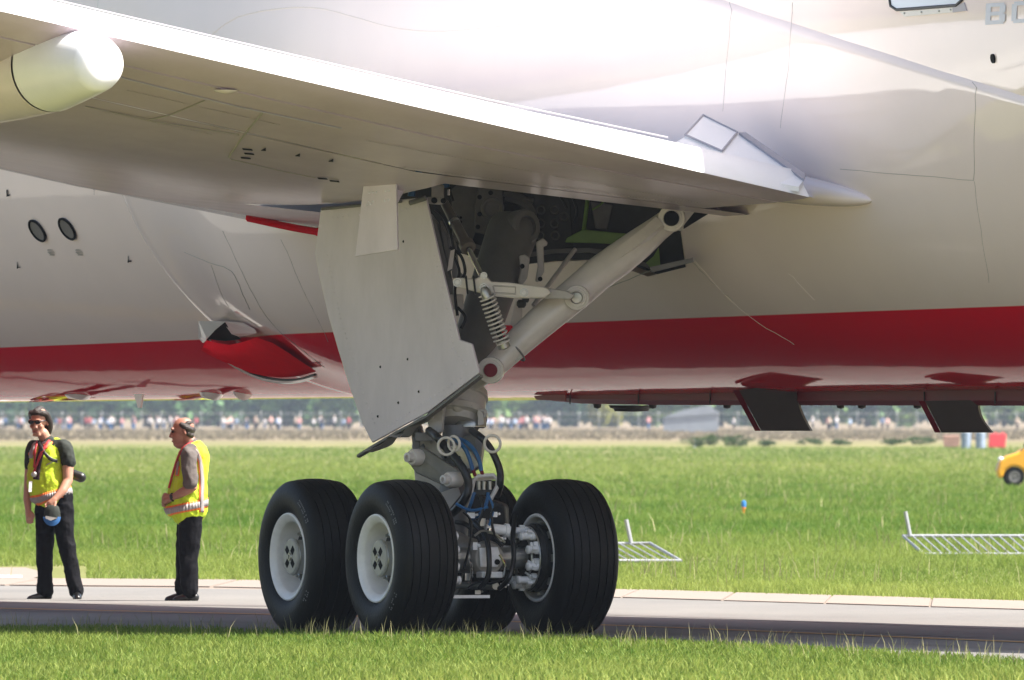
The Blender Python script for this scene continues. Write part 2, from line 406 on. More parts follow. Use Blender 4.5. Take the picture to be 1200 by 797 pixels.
def upp(o, s):
    a = ate(o)+(ale(o)-ate(o))*s
    z = zte(o)+(zle(o)-zte(o))*s
    th = 0.30*sm(s, 0.02, 0.12)*(1-s)+0.42*math.sin(PI*s**0.8)*s if s > .0 else 0
    if s > 0.9: th += 0.16*math.sqrt(max(0, 1-((s-0.9)/0.1)**2))
    else: th += 0.16*sm(s, 0.3, 0.9)
    return AC(o, a, z+th)
FLS = 0.052                                   # flap chord share
OUTS = [-3.0, -2.4, -1.9, -1.4, -0.9, -0.4, 0.1, 0.55, 1.0, 1.5, 2, 3, 4, 5, 6, 8, 10, 12, 14]
SL = [0.176, .19, .2, .215, .25, .3, .36, .42, .48, .54, .6, .66, .72, .78, .84, .89, .93, .95, .97, .985, .995, 1.0]
SF = [0.62, .66, .72, .78, .84, .89, .93, .95, .97, .985, .995, 1.0]
mb = MB()
io = [o for o in OUTS if o >= 0.55]
mb.rings([[low(o, s) for s in SL if s < .86] for o in io], False, False, closed=False)
mb.rings([[low(o, s) for s in SL if s > .83] for o in OUTS], False, False, closed=False, mi=2)          # lower skin outboard of the bay
inn = [o for o in OUTS if o <= 0.55]
mb.rings([[low(o, s) for s in SF if s < .86] for o in inn], False, False, closed=False)         # lower skin ahead of the bay
mb.rings([[low(o, s) for s in (0.176, .19, .2, .215)] for o in OUTS if o <= .55], False, False, closed=False)
SU = [0.045, .07, .1, .14, .2, .3, .4, .5, .6, .7, .8, .87, .9, .94, .97, .985, .995, 1.0]
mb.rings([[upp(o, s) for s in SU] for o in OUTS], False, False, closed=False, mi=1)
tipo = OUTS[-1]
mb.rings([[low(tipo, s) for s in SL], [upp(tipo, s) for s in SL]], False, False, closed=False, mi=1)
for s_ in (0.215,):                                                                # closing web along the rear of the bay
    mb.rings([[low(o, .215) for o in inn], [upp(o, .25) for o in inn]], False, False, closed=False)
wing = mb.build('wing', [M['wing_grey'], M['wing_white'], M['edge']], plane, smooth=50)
# rear flap panel: lower face runs forward to a dark gap; drooped upper face is the bright strip seen from behind
mb = MB()
def flap_ring(o):
    e = AC(o, ate(o), zte(o)); ch = (ate(o)-ale(o))
    l = [low(o, s) for s in (0.008, .018, .03, .04, .048)]
    top_h = 0.185+0.035*sm(o, 1.5, -1.2)
    t2 = AC(o, ate(o)-0.28, zte(o)+top_h); t1 = AC(o, ate(o)-0.13, zte(o)+top_h*0.56); t0 = AC(o, ate(o)-0.01, zte(o)+0.022)
    t3 = AC(o, ate(o)-0.55, zte(o)+top_h+0.03)
    return [e]+l+[l[-1]+UP*0.12]+[t3, t2, t1, t0]
fo = [-1.72, -1.4, -.9, -.4, .1, .6, 1.1, 1.6, 2.2, 3, 4, 5, 6, 8, 10, 12]
n = 11; rs = [flap_ring(o) for o in fo]; base = 0
vs = [p for r in rs for p in r]; mb.v = [tuple(v) for v in vs]
for i in range(len(rs)-1):
    for j in range(n):
        k = (j+1) % n
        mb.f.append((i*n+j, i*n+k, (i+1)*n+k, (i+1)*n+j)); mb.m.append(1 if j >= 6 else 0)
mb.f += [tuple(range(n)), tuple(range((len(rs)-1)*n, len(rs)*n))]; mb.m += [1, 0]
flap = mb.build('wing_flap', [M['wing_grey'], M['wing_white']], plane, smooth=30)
# vane between flap and wing box
mb = MB()
mb.rings([[low(o, s) for s in (0.052, .08, .11, .14, .1735)]+[low(o, .1725)+UP*.1, low(o, .052)+UP*.1] for o in fo], True, True)
mb.build('flap_vane', M['wing_grey'], plane, smooth=30)
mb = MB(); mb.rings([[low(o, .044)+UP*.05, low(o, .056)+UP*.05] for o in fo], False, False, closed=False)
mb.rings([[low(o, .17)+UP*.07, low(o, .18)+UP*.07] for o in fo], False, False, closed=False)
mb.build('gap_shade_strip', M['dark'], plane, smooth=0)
# root end of the flap: small panel frame, grey seal and the blended tail cone
def flat_strip(name, pts, w, m, lift=0.012, par=None, thick=.01):
    mb = MB(); pts = [Vector(p) for p in pts]
    mb.tube(pts, w, 6); return mb.build(name, m, par or plane, smooth=50)
def FT(px, py, Y=128.9): return P(px, py, Y-.9)
def FS(px, py, lift=0.0):                       # the sloping fillet where the flap root meets the body
    h = 197+(px-800)*.15-py; return P(px, py, 127.9+max(0, h)*.022)+UP*lift
q = [(803,160),(824,137),(864,157),(846,179)]
mb = MB(); mb.prism([FS(760,187), FS(803,160), FS(824,137), FS(868,159), FS(941,212), FS(936,219)], UP*-.04); mb.build('root_fillet', M['wing_white'], plane, smooth=0)
mb = MB(); mb.prism([FS(*p, .012) for p in q], UP*-.02); pn = mb.build('root_panel', M['wing_white'], plane, smooth=0)
mb = MB(); qq = q+[q[0]]
for a_, b_ in zip(qq, qq[1:]): mb.tube([FS(*a_, .014), FS(*b_, .014)], 0.009, 6)
mb.build('panel_frame', M['seal'], pn, smooth=0)
mb = MB(); mb.prism([FS(866,158,.02), FS(874,158,.02), FS(944,206,.02), FS(942,213,.02)], UP*-.02)
mb.build('root_seal', M['seal'], plane, smooth=0)
c0 = P(915, 219, 129.12); c1 = P(1022, 235, 128.1); ax = (c1-c0)
Lc = ax.length
mb = MB(); mb.lathe(c0, ax, [(Lc*t, 0.12*math.sqrt(max(0,1-t**1.6))*(1) ) for t in (0,.1,.25,.4,.55,.7,.8,.88,.94,.98,1)], 28, cap0=True, ex=1.0)
mb.build('root_tail_cone', M['cream'], plane, smooth=50)

# ---- flap track pod
mb = MB()
po = 4.75; pz = CAMH+(HZ-78)*128/FPX
prof = [(-6,.03),(-5.4,.18),(-4.5,.33),(-3.2,.45),(-2,.51),(-1,.525),(0,.505),(1.2,.46),(2.2,.40),(2.9,.345)]
tail = [(2.93,.342),(3.2,.30),(3.5,.25),(3.75,.205),(3.83,.18),(3.86,.11)]
oo = solve_o(138, lambda o: ate(o)+.35); aa = ate(oo)+.35; pp_ = AC(oo, aa, 0); zz = CAMH+(HZ-63)*pp_.y/FPX; pt0 = AC(oo+.12, 0, zz-.02); sh = aa-3.86
mb.lathe(pt0+AFT*sh, AFT-UP*0.015, prof, 40, ex=1.05)
pod = mb.build('flap_track_pod', M['pod'], plane, smooth=50)
mb = MB(); mb.lathe(pt0+AFT*sh, AFT-UP*0.015, tail, 40, cap1=True, ex=1.05); mb.build('pod_tail_cone', M['wing_white'], pod, smooth=50)  # whiter than the pod: sunlight on the cone put into its colour
mb = MB(); mb.torus(pt0+AFT*(sh+1.1)-UP*.016, AFT-UP*.015, .467, .006, 40, 6); mb.build('pod_joint', M['dark'], pod)

# ---- seams and edges on the fairing and fuselage
def seam(pix, w=0.006, m='seam', name='panel_seam', par=None, e=0.0, k_=.6):
    pts = [S(*p, e) for p in spline([Vector((x, y, 0)) for x, y in pix], 5) and [(v.x, v.y) for v in spline([Vector((x, y, 0)) for x, y in pix], 5)]]
    mb = MB(); mb.tube(pts, w*k_, 5); return mb.build(name, M[m], par or fairing, smooth=60)
mb = MB(); mb.tube([P(x, y, 127.4+(x-250)*.0009) for x, y in ((150,62),(250,86),(400,122),(600,165),(800,212))][:0] or [AC(o, ate(o)-.30, zte(o)+.215+.035*sm(o,1.5,-1.2)) for o in (-.6,0,1,2,3,4,5,6)], .006, 5); mb.build('flap_edge', M['seal'], wing)
seam([(250,40),(280,20),(330,10),(375,10),(415,20),(465,33),(520,37),(600,30),(680,22),(735,10),(765,1)], .007, 'cream')
seam([(1145,95),(1143,150),(1142,210)], .004)
seam([(985,198),(1060,204),(1142,211)], .004)
seam([(1143,212),(1150,270),(1160,330)], .003)
seam([(815,305),(850,345),(890,378),(931,403)], .005, 'cream')
seam([(812,306),(840,335),(860,352)], .004)
seam([(925,320),(955,352)], .004, 'cream')
seam([(860,3),(852,70),(848,130)], .003)
seam([(930,3),(925,80),(915,150)], .003)
seam([(262,270),(290,330),(320,380),(380,430)], .005)
seam([(330,280),(352,330),(385,400)], .004)
seam([(216,295),(245,307),(272,318),(285,345),(293,362)], .006)
seam([(248,310),(258,340),(268,360)], .004)
seam([(70,5),(72,13)], .004, par=fus)
seam([(690,345),(730,330),(766,315)], .006)
mb = MB()

# ---- small fuselage fittings
def disc_on(px, py, w, h, name, m, par, rim=None, n=28, lift=.012):
    a, ph = hit(px, py); c = surf(a, ph, lift); nrm = (surf(a, ph, 1)-surf(a, ph, 0)).normalized()
    u = AFT; v = nrm.cross(u).normalized()
    mb = MB(); mb.v = []; ring = [c+u*(w*math.cos(2*PI*k/n))+v*(h*math.sin(2*PI*k/n)) for k in range(n)]
    mb.prism(ring, nrm*-0.03); o = mb.build(name, m, par, smooth=0)
    if rim:
        mb = MB(); mb.tube([c+nrm*.003+u*(w*1.02*math.cos(2*PI*k/n))+v*(h*1.02*math.sin(2*PI*k/n)) for k in range(n+1)], .011, 6, cap=False)
        mb.build('rim', rim, o)
    return o
grille = mat('grille grey', (0.15, 0.14, 0.135), 0.6, var=0.3, scale=60)
disc_on(46, 269, .125, .10, 'round_vent', grille, fus, M['mark'])
disc_on(80, 267.5, .125, .10, 'round_vent', grille, fus, M['mark'])
disc_on(1165, 68.5, .032, .036, 'drain_port', M['mark'], fus)
def mark(px, py, w, h, name='stencil', m='mark', par=None, e=.006):
    p = [S(px-w, py-h, e), S(px+w, py-h, e), S(px+w, py+h, e), S(px-w, py+h, e)]
    mb = MB(); mb.add(p, [(0,1,2,3)]); return mb.build(name, M[m], par or fus, smooth=0)
for x, y, s_ in ((10,226,1),(112,224,-1),(22,310,1),(152,303,1)):
    mb = MB()
    for (dx0, dy0, dx1, dy1) in ((-1.2,-4,-.2,4),(-1.2,2.6*s_-1,2.8,2.6*s_+.6)):
        mb.add([S(x+dx0,y+dy0), S(x+dx1,y+dy0), S(x+dx1,y+dy1), S(x+dx0,y+dy1)], [(0,1,2,3)])
    mb.build('hoist_mark', M['mark'], fus, smooth=0)
for x in (60, 93):
    for k in range(5):
        w = 4.5-abs(k-1.6)*.7; mark(x+k*.5, 292+k*1.5, w, .35, 'placard', 'seam')
# cabin door sill
mb = MB()
mb.prism([S(1045,-25,.01), S(1044,6,.01), S(1054,11.5,.01), S(1122,6,.01), S(1130,-1,.01), S(1132,-25,.01)], OUT*-0.02)
dr = mb.build('cabin_door', M['glass'], fus, smooth=0)
mb = MB(); mb.tube([S(1045,-6,.012), S(1046.5,7,.012), S(1054,11.5,.012), S(1122,6.2,.012), S(1129.5,0,.012), S(1130,-10,.012)], .012, 6); mb.build('door_edge', M['dark'], dr)
mb = MB(); mb.prism([S(1056,13.5,.008), S(1118,8.5,.008), S(1118,14.5,.008), S(1062,19.5,.008)], OUT*-.01); sill = mb.build('door_sill', mat('sill grey', (.66,.63,.60), .4), dr, smooth=0)
mb = MB(); mb.prism([S(1118,8.3,.009), S(1131,3,.009), S(1135,12.5,.009), S(1118,14.7,.009)], OUT*-.01); mb.build('sill_end', M['seal'], dr, smooth=0)
for x, y in ((1063,15.5),(1082,14.2),(1103,13),(1117,11.5)):
    mb = MB(); mb.ball(S(x,y,.012), .008, 8); mb.build('fastener', M['steel'], dr)
# lettering on the rear fuselage: the word runs out of the frame
def strokes(ch):
    t = .24
    return {'B': [(0,0,t,1),(t,0,.86,.18),(t,.41,.86,.59),(t,.82,.86,1),(.66,.10,.94,.46),(.66,.54,.94,.90)],
            'O': [(0,.1,t,.9),(.70,.1,.94,.9),(.1,0,.84,.18),(.1,.82,.84,1)],
            'E': [(0,0,t,1),(t,0,.9,.18),(t,.41,.8,.59),(t,.82,.9,1)],
            'I': [(0,0,t,1)],
            'N': [(0,0,t,1),(.70,0,.94,1),(t,.62,.42,.9),(.38,.34,.56,.66),(.52,.1,.70,.38)],
            'G': [(0,.1,t,.9),(.1,0,.84,.18),(.1,.82,.84,1),(.70,.1,.94,.5),(.5,.36,.94,.52)]}[ch]
a0, p0 = hit(1156, 29); a1, p1 = hit(1160, 4)
H = p1-p0; adv = 0.50; x0 = a0
for ch in 'BOEING':
    mb = MB()
    for k, (u0, v0, u1, v1) in enumerate(strokes(ch)):
        lf = .003+.0005*k
        n = 4; pts = []
        for i in range(n+1):
            v = v0+(v1-v0)*i/n; sh = .03*v
            pts.append([surf(x0+u0*.36+sh, p0+H*v, lf), surf(x0+u1*.36+sh, p0+H*v, lf)])
        mb.rings(pts, False, False, closed=False)
    mb.build('letter', M['letter'], fus, smooth=0)
    x0 += .205 if ch == 'I' else .44

# ---- belly: keel fairing, hanging doors, blades
def bz(px, py, o):                            # point in image column/row lying on the vertical plane at station o
    a = 0
    lo, hi = -40.0, 30.0
    for _ in range(60):
        mi = (lo+hi)/2; p = AC(o, mi, 0)
        if 600+p.x*FPX/p.y < px: lo = mi
        else: hi = mi
    p = AC(o, lo, 0); return AC(o, lo, CAMH+(HZ-py)*p.y/FPX)
mb = MB()
st = [(588,464,.5),(606,466,.4),(640,470,.2),(680,473,.05),(760,474.5,0),(900,475,0),(1200,475.5,0),(1400,476,0)]
rs = []
for px, py, pin in st:
    b = bz(px, py, -4.38); o, a, z = toac(b); w = 2.4*(1-pin*1.7) if pin < .55 else .2
    rs.append([AC(-4.33-pin*.4, a, 2.1), AC(-4.31-pin*.4, a, z+.04), AC(-4.37-pin*.4, a, z), AC(-5.4+pin*.4, a, z), AC(-5.46+pin*.4, a, z+.04), AC(-5.46+pin*.4, a, 2.1)])
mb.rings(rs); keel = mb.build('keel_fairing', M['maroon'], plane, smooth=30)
for px in (668, 748, 832, 1083, 1166):
    mb = MB(); mb.tube([bz(px, 459, -4.305), bz(px, 473.5, -4.305)], .006, 5); mb.build('panel_joint', M['dark'], keel)
mb = MB(); mb.prism([bz(627,464,-4.3), bz(664,461,-4.3), bz(664,470,-4.3), bz(630,468.5,-4.3)], OUT*.012); mb.build('access_panel', mat('pink highlight panel', (.24,.05,.06), .4, var=.2, spec=.2), keel, smooth=0)  # pink colour stands for the highlight on this part of the keel
for q, YD in (([(866,457),(933,450),(950,505),(892,505)], 134.0), ([(1084,470),(1146,469),(1162,507),(1103,507)], 131.2)):
    mb = MB(); nseg = 8; A_ = []; B_ = []
    for i in range(nseg+1):
        t = i/nseg; bow = 5*math.sin(PI*t)*-1
        x0_ = q[0][0]+(q[3][0]-q[0][0])*t; x1_ = q[1][0]+(q[2][0]-q[1][0])*t+bow; y0_ = q[0][1]+(q[3][1]-q[0][1])*t; y1_ = q[1][1]+(q[2][1]-q[1][1])*t
        A_.append(P(x0_, y0_, YD+.2+.25*t)); B_.append(P(x1_, y1_, YD+.25*t))
    d = Vector((0.02, .12, 0))
    mb.rings([[a_, b_, b_+d, a_+d] for a_, b_ in zip(A_, B_)]); hd = mb.build('belly_door', M['flap'], plane, smooth=30)
    mb = MB(); e = Vector((-.05, .02, 0)); mb.rings([[a_+Vector((-.002,-.004,0)), a_+e, a_+e+d*.9] for a_ in A_]); mb.build('door_rim', M['maroon'], hd, smooth=30)
mb = MB(); mb.lathe(P(740,475,138), -UP, [(0,.19),(.02,.18),(.03,.15),(.05,.14),(.055,.0)], 24); mb.build('belly_beacon', M['dark'], plane)
for px, o in ((520,-4.6),(765,-4.6),(852,-4.6),(985,-4.6),(1010,-4.6),(1075,-4.6),(700,-4.6)):
    b = bz(px, 475 if px > 560 else 465, o); mb = MB(); mb.lathe(b+UP*.02, -UP, [(0,.035),(.04,.03),(.05,0)], 10); mb.build('drain', M['dark'], plane)
b = bz(164,462,-4.2); mb = MB(); mb.prism([b+AFT*-.09, b+AFT*.09, b+AFT*.05-UP*.12, b+AFT*-.0-UP*.12], OUT*.02); mb.build('drain_mast', M['cream'], plane, smooth=0)
for px, w in ((95,.7),(250,.45),(285,.15)):
    b = bz(px,464,-4.4); mb = MB(); mb.lathe(b+UP*.05+AFT*(-w/2), AFT, [(0,.01),(w*.2,.08),(w*.6,.09),(w,.01)], 14); mb.build('belly_blister', M['cream'], plane)


# ------------------------------------------------------------------ main gear
def rivet_holes(pix, Y, name, m, par, r=.0105):
    for px, py in pix:
        c = P(px, py, Y(px) if callable(Y) else Y); mb = MB(); mb.lathe(c, (0,-1,0), [(-.01,r),(.003,r),(.003,0)], 10); mb.build(name, m, par, smooth=0)
# gear doors: thick panels hung outboard of the strut
dY = lambda px: 130.75-(px-370)*0.0072
pd = [(376,243),(499,231),(520,322),(538.5,398),(553,403),(562,437),(530,461),(500,484),(470,500),(436,519),(424,495),(410,455),(396,410),(384,368),(373,320),(369,297)]
mb = MB(); mb.prism([P(x, y, dY(x)) for x, y in pd], Vector((.012, .045, 0))); door = mb.build('gear_door', M['door'], plane, smooth=0, bevel=.008)
mb = MB()                                       # turned lower lip of the door
lo_ = [(562,438),(530,463),(500,486),(470,502),(437,521),(418,533)]
A_ = [P(x, y, dY(x)-.01) for x, y in lo_]; B_ = [P(x+4, y+1.6-(i==5)*1, dY(x)+.12) for i, (x, y) in enumerate(lo_)]
mb.rings([[a, b, b-UP*.02, a-UP*.02] for a, b in zip(A_, B_)]); mb.build('door_lip', M['strut'], door, smooth=0)
mb = MB(); sc = spline([P(500,490,129.9),P(478,500,129.95),P(468,512,130),P(455,512,130.1),P(446,522,130.2),P(425,530,130.3)], 5)
mb.rings([[p, p+UP*.05+Vector((.06,.1,0)), p+Vector((.08,.12,0))] for p in sc]); mb.build('door_stiffener', M['gear'], door, smooth=40)
rivet_holes([(473,283),(446,430),(478,421),(491,459),(467,472),(443,488)], lambda x: dY(x)-.002, 'fastener', M['mark'], door)
mb = MB()
edge = [(384,300),(398,368),(424,455),(443,508)], [(510,300),(528,380),(531,408),(550,432)], [(390,255),(440,250),(495,242)], [(455,500),(500,470),(545,440)]
for ln in edge:
    for (x0, y0), (x1, y1) in zip(ln, ln[1:]):
        nk = int(math.hypot(x1-x0, y1-y0)/6)
        for k in range(nk):
            x = x0+(x1-x0)*k/nk; y = y0+(y1-y0)*k/nk; mb.lathe(P(x, y, dY(x)), (0,-1,0), [(-.004,.0075),(.003,.0075),(.003,0)], 6)
tag(mb.build('fastener_row', M['door'], door, smooth=0), kind='stuff')
mb = MB(); mb.tube([P(480,238,129.8),P(499,232,129.75)], .02, 8); mb.tube([P(377,245,130.6),P(470,236,130)], .012, 8); mb.build('hinge', M['strut'], door)
uY = lambda px: 128.95-(px-415)*0.0045
pu = [(427,208),(464,199.5),(465,245),(466,293),(440,297),(415.5,301),(421,255)]
mb = MB(); mb.prism([P(x, y, uY(x)) for x, y in pu], Vector((.01, .04, 0))); ud = mb.build('upper_gear_door', M['door'], plane, smooth=0, bevel=.006)
rivet_holes([(433,226),(437,225.5),(441,225),(452,224),(456,223.5),(432,237),(437,236.5),(451,235),(455,234),(430,240),(434,239.5)], lambda x: uY(x)-.003, 'rivet', M['steel'], ud, r=.007)
mb = MB(); mb.prism([P(464,212,129.1),P(476,200,129.2),P(478,215,129.2),P(465,240,129.1)], Vector((0,.05,0))); mb.ball(P(474,206,129.85), .03, 10); mb.build('door_hinge_bracket', M['door'], plane, smooth=30)
# fixed panel over the bay with a stepped edge
mb = MB()
# ---- wheel bay
BY = 132.6
bay = [(462,196),(560,205),(700,222),(842,240),(806,262),(813,306),(766,317),(722,300),(690,296),(650,297),(600,304),(560,292),(530,282),(500,262),(470,240)]
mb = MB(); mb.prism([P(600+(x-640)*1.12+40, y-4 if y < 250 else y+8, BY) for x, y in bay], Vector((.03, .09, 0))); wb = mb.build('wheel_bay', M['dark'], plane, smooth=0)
mb = MB()
fl = [P(x, y, BY-.02) for x, y in [(530,282),(560,292),(600,304),(650,297),(690,296),(722,300),(766,317)]]
mb.rings([[p, p+UP*.035, p+UP*.035+Vector((0,-.16,0)), p+Vector((0,-.16,0))] for p in fl]); mb.build('bay_sill', M['midgrey'], plane, smooth=0)
def bplate(poly, d, name, m, th=.05, bev=.008):
    mb = MB(); mb.prism([P(x, y, BY-d) for x, y in poly], Vector((0, th, 0))); return mb.build(name, m, plane, smooth=0, bevel=bev)
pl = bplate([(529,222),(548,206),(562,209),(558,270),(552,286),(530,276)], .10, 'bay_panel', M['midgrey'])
for x, y in ((536,255),(540,255),(536,260),(540,260)): 
    mb = MB(); mb.lathe(P(x,y,BY-.105), (0,-1,0), [(0,.011),(.012,.011),(.012,0)], 8); mb.build('switch', M['mark'], pl)
fit = bplate([(562,214),(575,208),(588,215),(590,245),(584,262),(572,276),(556,272),(556,240)], .22, 'spar_fitting', M['midgrey'])
mb = MB(); mb.torus(P(577,244,BY-.225), (0,1,0), .075, .02); mb.lathe(P(577,244,BY-.225), (0,-1,0), [(0,.06),(.006,.06),(.006,0)], 16, mi=0); mb.build('bore', M['strut'], fit)
for x, y in ((562,231),(562,251),(560,266),(573,269),(563,212),(575,226)):
    mb = MB(); mb.lathe(P(x,y,BY-.225), (0,-1,0), [(0,.019),(.014,.019),(.014,0)], 10); mb.build('bolt', M['mark'], fit)
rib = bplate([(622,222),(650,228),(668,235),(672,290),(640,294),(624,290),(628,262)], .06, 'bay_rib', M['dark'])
for x, y in ((634,246),(634,262),(633,276),(650,246),(650,262),(651,276),(661,254)):
    mb = MB(); mb.torus(P(x,y,BY-.065), (0,1,0), .032, .008, 14, 6); mb.build('lightening_hole', M['midgrey'], rib)
mb = MB(); mb.tube(spline([P(592,230,BY-.1),P(612,236,BY-.1),P(622,250,BY-.1),P(618,270,BY-.1)], 6), .05, 8); mb.tube([P(590,227,BY-.12),P(625,236,BY-.12)], .022, 8); mb.build('bay_frame', M['midgrey'], plane)
bplate([(692,236),(718,240),(712,270),(698,268)], .05, 'bay_divider', M['midgrey'])
g1 = bplate([(664,279),(683,269),(736,274),(736,287),(700,285),(662,284)], .35, 'green_beam', M['green'], .1)
mb = MB(); mb.lathe(P(729,280,BY-.355), (0,-1,0), [(0,.017),(.006,.017),(.006,0)], 10); mb.build('hole', M['mark'], g1)
mb = MB(); mb.tube([P(689,230,BY-.1),P(684,272,BY-.2)], .017, 8); mb.tube(spline([P(694,246,BY-.15),P(702,241,BY-.15),P(708,236,BY-.1)],4), .008, 6); mb.build('green_tube', M['green'], plane)
mb = MB(); mb.prism([P(757,308,BY-.2),P(766,300,BY-.2),P(772,290,BY-.2),P(774,312,BY-.2),P(764,316,BY-.2)], Vector((0,.1,0))); mb.build('green_bracket', M['green'], plane, smooth=0)
mb = MB(); mb.prism([P(762,313,130.9),P(812,302,130.9),P(813,307,130.9),P(764,319,130.9)], Vector((0,.25,0))); mb.build('bay_edge_member', M['strut'], plane, smooth=0)
mb = MB()
for pts in ([(520,205),(518,225),(512,240)],[(529,207),(527,222),(531,236)],[(640,215),(655,228),(664,244)],[(668,224),(676,246),(672,262)],[(600,216),(640,222),(690,232)]):
    mb.tube(spline([P(x,y,BY-.25) for x,y in pts], 5), .012, 6)
mb.build('bay_wiring', M['hose'], plane)
mb = MB(); mb.tube(spline([P(492,200,BY-.5),P(484,212,BY-.5),P(482,230,BY-.5)],5), .03, 8); mb.tube([P(521,206,BY-.3),P(523,220,BY-.3)], .03, 10); mb.build('blue_pipe', M['bluehose'], plane)
mb = MB(); mb.box(P(513,225,BY-.4), (.05,0,0), (0,.04,0), (0,0,.055)); mb.build('valve_block', M['gear'], plane, smooth=0, bevel=.008)
mb = MB(); mb.cyl(P(526,222,BY-.45), P(526,229,BY-.45), .013, 10); mb.build('fitting', M['chrome'], plane)

# ---- shock strut
mb = MB()
mb.tube([P(602,268,131.8), P(599,276,131.75), P(585,315,131.4), P(560,390,130.9), P(541,455,130.35)], [.20,.205,.19,.175,.17], 28)
mb.lathe(P(604,268,131.7), Vector((.62,-.75,.12)), [(-.2,.11),(-.19,.14),(.14,.14),(.155,.125),(.155,.085),(.05,.085),(.05,0)], 28)
strut = mb.build('shock_strut', M['strut'], plane, smooth=40)
mb = MB(); c = P(540,470,130.2)
mb.lathe(P(541,458,130.25), P(536,505,130.1)-P(541,458,130.25), [(-.02,.16),(0,.205),(.06,.215),(.07,.20),(.17,.20),(.185,.225),(.235,.225),(.25,.19),(.30,.17),(.305,.12)], 32, cap0=True, cap1=True)
mb.prism([P(500,470,130.15),P(515,462,130.1),P(515,505,130.1),P(503,520,130.15)], Vector((.03,.16,0)))
mb.prism([P(560,480,129.95),P(566,484,129.95),P(567,497,129.95),P(560,499,129.95)], Vector((.02,.12,0)))
col_ = mb.build('strut_collar', M['gear'], plane, smooth=35)
mb = MB(); mb.ball(P(537,476,129.98), .05, 14, sc=(1,.4,1.1)); mb.lathe(P(552,476,129.98), (0,-1,0), [(0,.012),(.01,.012),(.01,0)], 8); mb.build('boss', M['gear'], col_)
mb = MB(); mb.torus(P(565,485,129.98), (0.1,1,0), .028, .014, 16, 8); mb.build('lug', M['gear'], col_)
mb = MB(); mb.lathe(P(552,493,130.1), UP*-1, [(0,.11),(.02,.12),(.05,.12),(.06,.10)], 24, cap0=True, cap1=True); mb.build('seal_gland', M['steel'], col_)
mb = MB(); mb.tube([P(536,500,130.1), P(533,560,130.05), P(531,640,130.0)], [.115,.115,.12], 24); mb.build('strut_piston', M['strut'], plane)
mb = MB(); mb.prism([P(482,520,130.3),P(500,512,130.2),P(520,520,130.1),P(540,545,130),P(552,575,130),P(545,600,130),P(520,605,130.1),P(488,580,130.3)], Vector((.02,.25,0))); mb.build('truck_pivot_casting', M['gear'], plane, smooth=0, bevel=.02)
mb = MB()
for a_, b_, w in (((505,520),(556,533),.05),):
    mb.prism([P(515,527,129.75),P(534,521,129.7),P(552,530,129.65),P(562,545,129.65),P(556,549,129.65),P(520,548,129.75)], Vector((.01,.03,0)))
hp = mb.build('perforated_plate', M['steel'], plane, smooth=0, bevel=.005)
for x, y in ((522,536),(530,536),(538,536),(546,538),(525,544),(535,544),(546,544)):
    mb = MB(); mb.lathe(P(x,y,129.7), (0,-1,0), [(-.03,.012),(.02,.012),(.02,0)], 8); mb.build('hole', M['mark'], hp)
mb = MB(); mb.prism([P(522,592,130.3),P(560,580,130.3),P(592,592,130.3),P(596,640,130.3),P(560,650,130.3),P(524,640,130.3)], Vector((.03,.5,0))); mb.build('truck_pivot_block', M['dark'], plane, smooth=0, bevel=.03)
mb = MB(); mb.prism([P(540,512,130),P(556,508,129.9),P(566,520,129.9),P(562,548,129.9),P(548,556,129.9)], Vector((.02,.14,0))); mb.build('swivel_casting', M['strut'], plane, smooth=0, bevel=.012)
# torque link with its two big pins
mb = MB(); mb.prism([P(484,527,129.75),P(495,524,129.7),P(537,551,129.5),P(542,563,129.5),P(534,572,129.5),P(525,572,129.5),P(488,555,129.75),P(480,545,129.75)], Vector((.02,.08,0)))
tl = mb.build('torque_link', mat('olive grey link', (.19,.18,.15), .4, var=.25, scale=8), plane, smooth=0, bevel=.018)
for (x, y, r, Y) in ((490,536,.066,129.72),(532,562,.062,129.45)):
    mb = MB(); c = P(x,y,Y); ax = OUT*.75+AFT*.25
    mb.lathe(c, ax, [(-.05,r),(.06,r),(.075,r*.85),(.075,r*.62),(.12,r*.58),(.125,r*.3),(.10,r*.28),(.10,0)], 24); mb.build('pivot_pin', M['brace'], tl)
mb = MB(); mb.prism([P(481,500,130.3),P(492,498,130.3),P(498,525,130.2),P(484,530,130.3)], Vector((.02,.1,0))); mb.box(P(497,512,130), (.07,0,0), (0,.05,0), (0,0,.035)); mb.box(P(488,520,130.1), (.03,0,0), (0,.03,0), (0,0,.05)); mb.build('upper_bracket', M['strut'], plane, smooth=0, bevel=.008)
mb = MB(); mb.prism([P(505,470,130),P(521,462,129.95),P(517,506,129.95),P(500,512,130)], Vector((.02,.03,0))); mb.build('riveted_strip', M['gear'], plane, smooth=0, bevel=.004)
mb = MB(); mb.prism([P(517,577,129.8),P(537,570,129.75),P(540,580,129.75),P(524,600,129.8)], Vector((0,.05,0))); mb.build('link_gusset', M['brace'], plane, smooth=0, bevel=.006)
